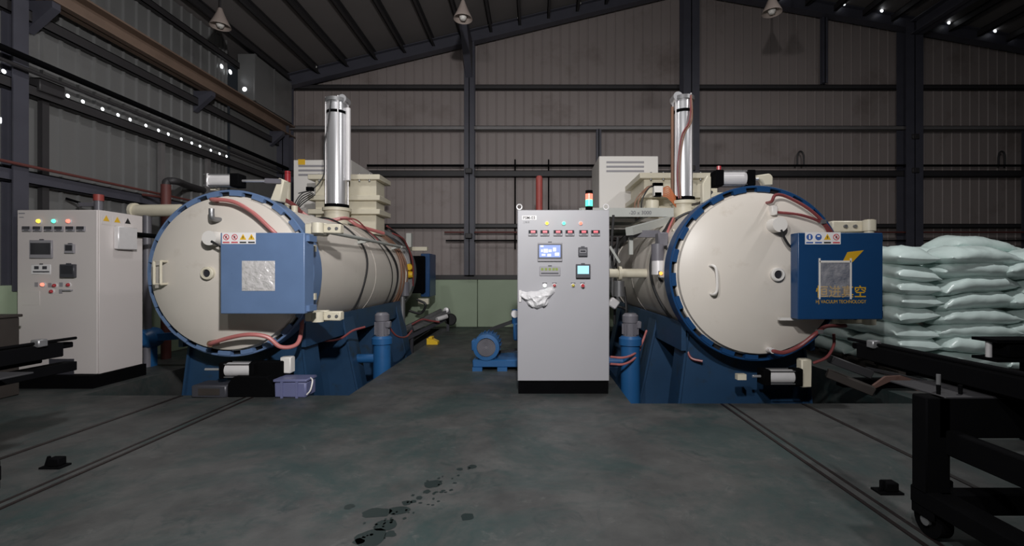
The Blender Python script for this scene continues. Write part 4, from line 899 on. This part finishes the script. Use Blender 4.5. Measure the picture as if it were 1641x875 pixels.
# ------------------------------------------------------------------ sacks
def sack_mesh(seed):
    r = random.Random(seed); nu, nv = 30, 22; L_, W_, T_ = .49, .285, .118; vv = []; off = V(r.random()*9, r.random()*9, r.random()*9)
    bend = r.uniform(-.03, .03); ear = [r.uniform(.75, .95) for _ in range(2)]
    for i in range(nu+1):
        u = -1+2*i/nu; au = abs(u)
        tk = T_*(max(0, 1-au**3.6))**.55+.008; wd = W_*(1-.10*au**4+.05*math.exp(-((au-1)/.06)**2))
        for j in range(nv):
            a = 2*PI*j/nv; c_, s2 = math.cos(a), math.sin(a)
            y = wd*math.copysign(abs(c_)**.80, c_); z = tk*math.copysign(abs(s2)**.95, s2)
            p = V(u*L_, y, z); q = p*5+off
            d = noise.noise(q*.8)*.034+noise.noise(q*2.4)*.014+.010*math.sin(u*26+6*noise.noise(q*.7))*au**3
            z2 = z+(d if s2 > -.3 else d*.4)-.055*au**2.4+bend*u
            vv.append((p.x*(1+.02*noise.noise(q*.5)), y+noise.noise(q+V(5,0,0))*.016, z2))
    fs = [(i*nv+j, i*nv+(j+1) % nv, (i+1)*nv+(j+1) % nv, (i+1)*nv+j) for i in range(nu) for j in range(nv)]
    fs += [tuple(range(nv-1, -1, -1)), tuple(nu*nv+j for j in range(nv))]
    mb = MB().add(vv, fs); o = mb.build('sack', 'bag', None, sharp=80); me = o.data; bpy.data.objects.remove(o); return me
SM = [sack_mesh(s) for s in range(6)]
ORDN = ['bottom', 'second', 'third', 'fourth', 'fifth', 'sixth', 'seventh', 'topmost']
NL = 8; LH = .190; ZP = .12; cnt = 0
def sack(x, y, z, rz, lab, tilt=0, roll=0):
    global cnt
    o = bpy.data.objects.new('plastic_sack', SM[rnd.randrange(6)]); COL.objects.link(o)
    o.location = (x, y, z); o.rotation_euler = (roll, tilt, rz+(PI if rnd.random() < .5 else 0)); o.scale = (1+rnd.uniform(-.03, .04), 1, 1)
    cnt += 1; return tag(o, lab, 'sack', 'pale mint plastic sacks in the pile')
for k in range(NL):
    z = ZP+LH*(k+.5); ln = ORDN[k] if k else 'bottom'
    lay = 'in the %s layer of the pile' % ln if k < 7 else 'in the topmost layer of the pile'
    j = lambda s=.03: rnd.uniform(-s, s)
    for i, wd in enumerate(('nearest the camera', 'second from the front', 'farthest back')):
        sack(4.82+j(), 6.08+.98*i+j(), z+j(.012), PI/2+j(.07), 'mint sack, pile\'s left side, %s layer, %s' % (ln, wd), j(.05), j(.06))
    ox = .0 if k % 2 else -.22
    for i, wd in enumerate(('at the left corner', 'by the right picture edge')):
        sack(5.62+.98*i+(ox if i else ox*.15)+j(), 5.84+j(), z+j(.012), j(.07), 'mint sack, pile\'s front side, %s layer, %s' % (ln, wd), j(.05), j(.06))
    if k >= 6:
        for i, wd in enumerate(('behind the left corner', 'behind the right front')):
            sack(5.62+.98*i+j(.08), 6.42+j(), z+j(.01)+(.03 if k == 7 else 0), j(.1), 'mint sack, %s layer, second row, %s' % (ln, wd), j(.06), j(.06))
sack(6.05, 6.25, ZP+LH*8.3, .12, 'mint sack lying crosswise on top of the pile by the right picture edge', .04, .02)
pl = thing('pallet', (5.6, 6.8, 0), 'dark wooden pallet under the pile of mint sacks', 'pallet')
for i in range(9): MB().b2((4.52, 5.6+.33*i, .09), (7.15, 5.6+.33*i+.22, .12)).build('deck_board', 'wood', pl)
for xx in (4.55, 5.8, 7.05): MB().b2((xx, 5.6, 0), (xx+.09, 8.45, .09)).build('stringer', 'wood', pl)

# ------------------------------------------------------------------ loading carts
def cart(cx, yf, fork_y, s_, label, top=True):
    # s_: +1 when the aisle-side post stands at cx-.36 (right cart), -1 mirrored
    t = thing('loading_cart', (cx, yf-.6, 0), label, 'cart', 'black loading carts')
    yb = yf-1.7; xo = .33
    def bx(n, a, b, m='black', bv=.006):
        a = (cx+s_*a[0], a[1], a[2]); b = (cx+s_*b[0], b[1], b[2])
        return MB().b2(tuple(min(p, q) for p, q in zip(a, b)), tuple(max(p, q) for p, q in zip(a, b))).build(n, m, t, bevel=bv)
    for sx in (-1, 1):
        for yy in (yf, yb):
            bx('post', (sx*xo-.06 if sx < 0 else xo-.06, yy, .22), (sx*xo+.06 if sx < 0 else xo+.06, yy+.09, .70))
            wh = MB().cyl((cx+s_*(sx*xo)-.03, yy+.03, .085), (cx+s_*(sx*xo)+.03, yy+.03, .085), .079, 24).build('wheel', 'black', t)
            MB().cyl((cx+s_*(sx*xo)-.045, yy+.03, .085), (cx+s_*(sx*xo)+.045, yy+.03, .085), .025, 12).build('axle_hub', 'steel', wh)
            bx('wheel_fork', (sx*xo-.055, yy-.03, .10), (sx*xo-.040, yy+.10, .16)); bx('wheel_fork', (sx*xo+.040, yy-.03, .10), (sx*xo+.055, yy+.10, .16))
        bx('lower_rail', (sx*xo-.06, yb, .15), (sx*xo+.06, yf+.10, .235)); bx('upper_rail', (sx*xo+.035, yb, .42), (sx*xo+.095, yf+.02, .54))
    bx('cross_beam', (-xo, yf, .50), (xo, yf+.06, .70)); bx('cross_beam', (-xo, yb, .50), (xo, yb+.06, .70))
    bx('lower_cross_beam', (-xo, yf-.02, .13), (xo, yf+.06, .235)); bx('lower_cross_beam', (-xo, yf-.55, .13), (xo, yf-.47, .235))
    bx('foot_plate', (-xo-.02, yf+.09, .21), (-xo+.16, yf+.13, .25))
    bx('deck_plate', (-.30, yf, .695), (xo, yf+.34, .705), 'dgrey', .002)
    # pusher beam along the furnace axis
    bx('pusher_beam', (-.09, yb, .73), (.09, fork_y-.12, .83)); bx('pusher_beam_web', (-.03, yb, .70), (.03, fork_y-.20, .73))
    bx('pusher_tip', (-.035, fork_y-.14, .775), (.035, fork_y, .815))
    bx('guide_rod', (-.085, yb+.6, .835), (-.065, fork_y-.02, .855)); bx('guide_rod', (.065, yf, .715), (.085, fork_y-.02, .735))
    bx('chain_bracket', (-.11, fork_y-.30, .82), (-.05, fork_y-.24, .87), 'steel')
    return t, bx
rc, bx = cart(2.315, 2.2, 3.22, 1, 'black steel loading cart at the right picture edge', )
MB().tube([(X(1504,2.25), 2.25, Z(617,2.25)), (X(1504,2.25), 2.25, Z(640,2.25)), (X(1539,2.25), 2.25, Z(640,2.25)), (X(1539,2.25), 2.25, Z(617,2.25))], .010, 10).build('u_bracket', 'black', rc)
MB().cyl(at(1462, 611, 2.75), at(1534, 634, 2.32), .012, 12).build('lever_bar', 'steel', rc)
MB().cyl(at(1504, 614, 2.3)+V(0,0,-.02), at(1504, 600, 2.3), .010, 10).build('bracket_pin', 'steel', rc)
MB().b2((X(1630,2.28), 2.16, Z(676,2.2)), (X(1652,2.28), 2.20, Z(664,2.2))).build('clamp', 'steel', rc)
# bundle of black bars resting on supports at the right edge
eb = thing('end_effector', (X(1640,3.4), 3.4, 0), 'black layered clamp on a post at the right edge before the sacks', 'clamp')
MB().b2((X(1598,3.4), 3.4, Z(550,3.4)), (X(1700,3.4), 3.6, Z(545,3.4))).build('top_plate', 'black', eb)
MB().b2((X(1620,3.4), 3.42, Z(574,3.4)), (X(1700,3.4), 3.58, Z(552,3.4))).build('clamp_body', 'black', eb, bevel=.01)
MB().b2((X(1598,3.4), 3.4, Z(581,3.4)), (X(1700,3.4), 3.6, Z(576,3.4))).build('bottom_plate', 'black', eb)
MB().cyl((X(1606,3.4), 3.5, Z(576,3.4)), (X(1606,3.4), 3.5, Z(550,3.4)), .02, 12).build('spacer', 'alu', eb)
MB().b2((X(1668,3.4), 3.45, 0), (X(1690,3.4), 3.55, Z(581,3.4))).build('post', 'black', eb)
lc2, bx = cart(-3.37, 2.42, 3.26, -1, 'black steel loading cart at the left picture edge, only its fork showing')
for z_ in (.66,): MB().b2((-3.40-.05, 1.2, .60), (-3.40+.05, 3.30, .665)).build('lower_fork', 'black', lc2, bevel=.004)

# ------------------------------------------------------------------ odds and ends on the floor
def stop_block(x, y, label):
    t = thing('rail_stop', (x, y, 0), label, 'stop block', 'small black stop blocks')
    MB().b2((x-.07, y-.03, 0), (x+.07, y+.05, .012)).build('base_plate', 'black', t); MB().b2((x-.03, y-.02, .012), (x+.05, y+.04, .065)).build('block', 'black', t, bevel=.006)
    MB().bar((x-.05, y, .012), (x-.03, y, .075), .015, .015).build('pin', 'black', t)
stop_block(X(86,3.03), 3.03, 'small black stop block on the floor between the left rails')
stop_block(X(1424,2.68), 2.68, 'small black stop block on the floor between the right rails')
Yb = 4.72
bb = thing('plastic_case', (X(466,Yb), Yb+.1, 0), 'blue-grey plastic case on the floor below the left furnace door', 'case')
MB().b2((X(439,Yb), Yb, 0), (X(490,Yb), Yb+.22, .165)).build('case_body', 'blubox', bb, bevel=.015)
MB().b2((X(437.5,Yb), Yb-.008, .165), (X(491.5,Yb), Yb+.228, .195)).build('case_lid', 'blubox', bb, bevel=.008)
for q in (452, 476): MB().b2((X(q,Yb)-.012, Yb-.012, .0), (X(q,Yb)+.012, Yb+.002, .17)).build('rib', 'blubox', bb)
MB().tube(bez([(X(490,Yb), Yb+.02, .03), (X(496,Yb), Yb+.02, .08), (X(497,Yb), Yb+.05, .17), (X(490,Yb), Yb+.1, .19)], 5), .008, 8).build('carry_strap', 'white', bb)
db = thing('foot_switch', (X(370,Yb), Yb+.1, 0), 'low black foot-pedal housing on the floor under the left furnace door', 'pedal')
MB().b2((X(306,Yb), Yb, 0), (X(362,Yb), Yb+.25, .13)).build('housing', 'bez', db, bevel=.012)
MB().prism([(X(362,Yb), 0), (X(437,Yb), 0), (X(437,Yb), .10), (X(425,Yb), .22), (X(372,Yb), .22), (X(362,Yb), .14)], Yb+.02, Yb+.24).build('cover', 'black', db, bevel=.01)
MB().b2((X(318,Yb), Yb-.006, .03), (X(352,Yb), Yb+.001, .10)).build('name_panel', 'wood', db)
ch = thing('wooden_chest', (-5.95, 4.6, 0), 'dark brown chest against the left wall at the picture edge', 'chest')
MB().b2((-6.0, 4.3, 0), (X(32,4.85), 4.85, .84)).build('chest_body', 'wood', ch, bevel=.01)
MB().b2((-6.02, 4.28, .84), (X(34,4.85), 4.87, .87)).build('chest_lid', 'wood', ch, bevel=.006)
rp = thing('rusty_plate', (X(1440,4.9), 4.9, 0), 'rusty steel plate leaning behind the right cart', 'plate')
pts = [(X(1400,5.0), .06), (X(1420,5.0), .16), (X(1445,5.0), .17), (X(1500,5.0), .05), (X(1500,5.0), .0), (X(1470,5.0), .0), (X(1452,5.0), .09), (X(1425,5.0), .10), (X(1400,5.0), .02)]
MB().prism(pts, 5.0, 5.03).build('plate', 'rust', rp)
MB().bar((X(1386,5.1), 5.06, .24), (X(1500,5.1), 5.06, .06), .06, .03).build('edge_strip', 'dgrey', rp)
for i, (a, b, m_, lab) in enumerate((((1325,597),(1400,640),'wood','dark timber beam on the floor right of the furnace base'), ((1330,575),(1395,600),'dgrey','grey steel bar stacked right of the furnace base'), ((1345,618),(1480,644),'black','black steel channel lying before the sacks'))):
    p, q = at(*a, 4.95+.1*i), at(*b, 4.75+.2*i); p.z = max(p.z, .06); q.z = max(q.z, .06)
    ob = MB().bar(p, q, .12, .09).build(('timber_beam', 'steel_bar', 'steel_channel')[i], m_, None, bevel=.008, org=(p+q)/2); tag(ob, lab, 'beam')
# rear loading arm of the left furnace, seen at the end of the aisle
ra = thing('rear_loader', at(690, 520, 9.8), 'dark steel loading arm lying at the rear of the left furnace', 'arm')
a0, a1 = at(655, 527, 9.6), at(714, 498, 10.2)
for d in (-.09, .09): MB().bar(a0+V(d,0,0), a1+V(d,0,0), .05, .10).build('arm_rail', 'steel', ra)
MB().bar(a0+V(0,-.1,-.18), a1+V(0,-.1,-.18), .05, .08).build('lower_rail', 'bez', ra)
MB().cyl(at(700,512,9.8), at(716,507,10.0), .05, 14).build('ram', 'alu', ra)
MB().lathe([(0, -.03), (.12, -.03), (.14, 0), (.12, .03), (0, .03)], at(722,512,10.2), 'Y', 20).build('wheel', 'blackrub', ra)
MB().lathe([(0, -.04), (.06, -.03), (.06, .03), (0, .04)], at(715,497,10.15), 'Y', 14).build('pivot', 'alu', ra)
MB().bar(at(718,505,10.2), V(X(718,10.2), 10.2, 0), .06, .06).build('leg', 'bez', ra); MB().bar(at(660,525,9.62), V(X(660,9.62), 9.62, PD), .06, .06).build('leg', 'bez', ra)
MB().tube(bez([at(660,520,9.5), at(676,512,9.6), at(690,514,9.7), at(704,516,9.8)], 5), .02, 8).build('hydraulic_hose', 'dred', ra)
yk = thing('yellow_chock', at(689, 552, 8.0), 'small yellow chock at the pit edge beside the left furnace', 'chock')
yk.location.z = 0; ORG[yk.name] = yk.location.copy()
yx = X(690, 8.3); yx = max(yx, -1.93)
MB().prism([(yx-.06, 0), (yx+.14, 0), (yx+.14, .05), (yx+.02, .11), (yx-.06, .11)], 8.25, 8.4).build('wedge', 'yellow', yk); MB().b2((yx-.02, 8.24, .11), (yx+.04, 8.4, .14)).build('grip', 'yellow', yk)
# oil spots
ol = MB(); r = random.Random(3)
spots = [(596,862,26,13),(618,842,20,9),(640,818,17,7),(604,822,24,8),(652,806,8,4),(694,776,14,6),(684,788,6,3),(672,798,5,3),(662,804,5,2.5),(757,748,7,3),(737,752,5,2),(749,828,10,6),(575,868,9,5),(560,812,8,4),(626,856,9,5)]
for _ in range(45):
    k = r.random(); spots.append((580+k*150+r.gauss(0,14), 868-k*105+r.gauss(0,9), r.uniform(1.2,3.6), r.uniform(.8,1.8)))
for i, (px, py, rx_, ry_) in enumerate(spots):
    c_ = at(px, py, 943.2/(py-VY)); Yc = c_.y; a = rx_/FPX*Yc; b = ry_/FPX*Yc*Yc/CAMH; n = 18; o2 = V(i*3.1, 0, 0)
    vv = [(c_.x, c_.y, .0012)]
    for k in range(n):
        an = 2*PI*k/n; q = 1+.35*noise.noise(V(math.cos(an)*1.4, math.sin(an)*1.4, 0)+o2); vv.append((c_.x+a*q*math.cos(an), c_.y+b*q*math.sin(an), .0012))
    ol.add(vv, [(0, 1+k, 1+(k+1) % n) for k in range(n)])
oo = ol.build('oil_stains', 'oil', None, org=at(620, 840, 943.2/402)); tag(oo, 'trail of dark oil spots on the worn floor', 'oil stain', kind='stuff')
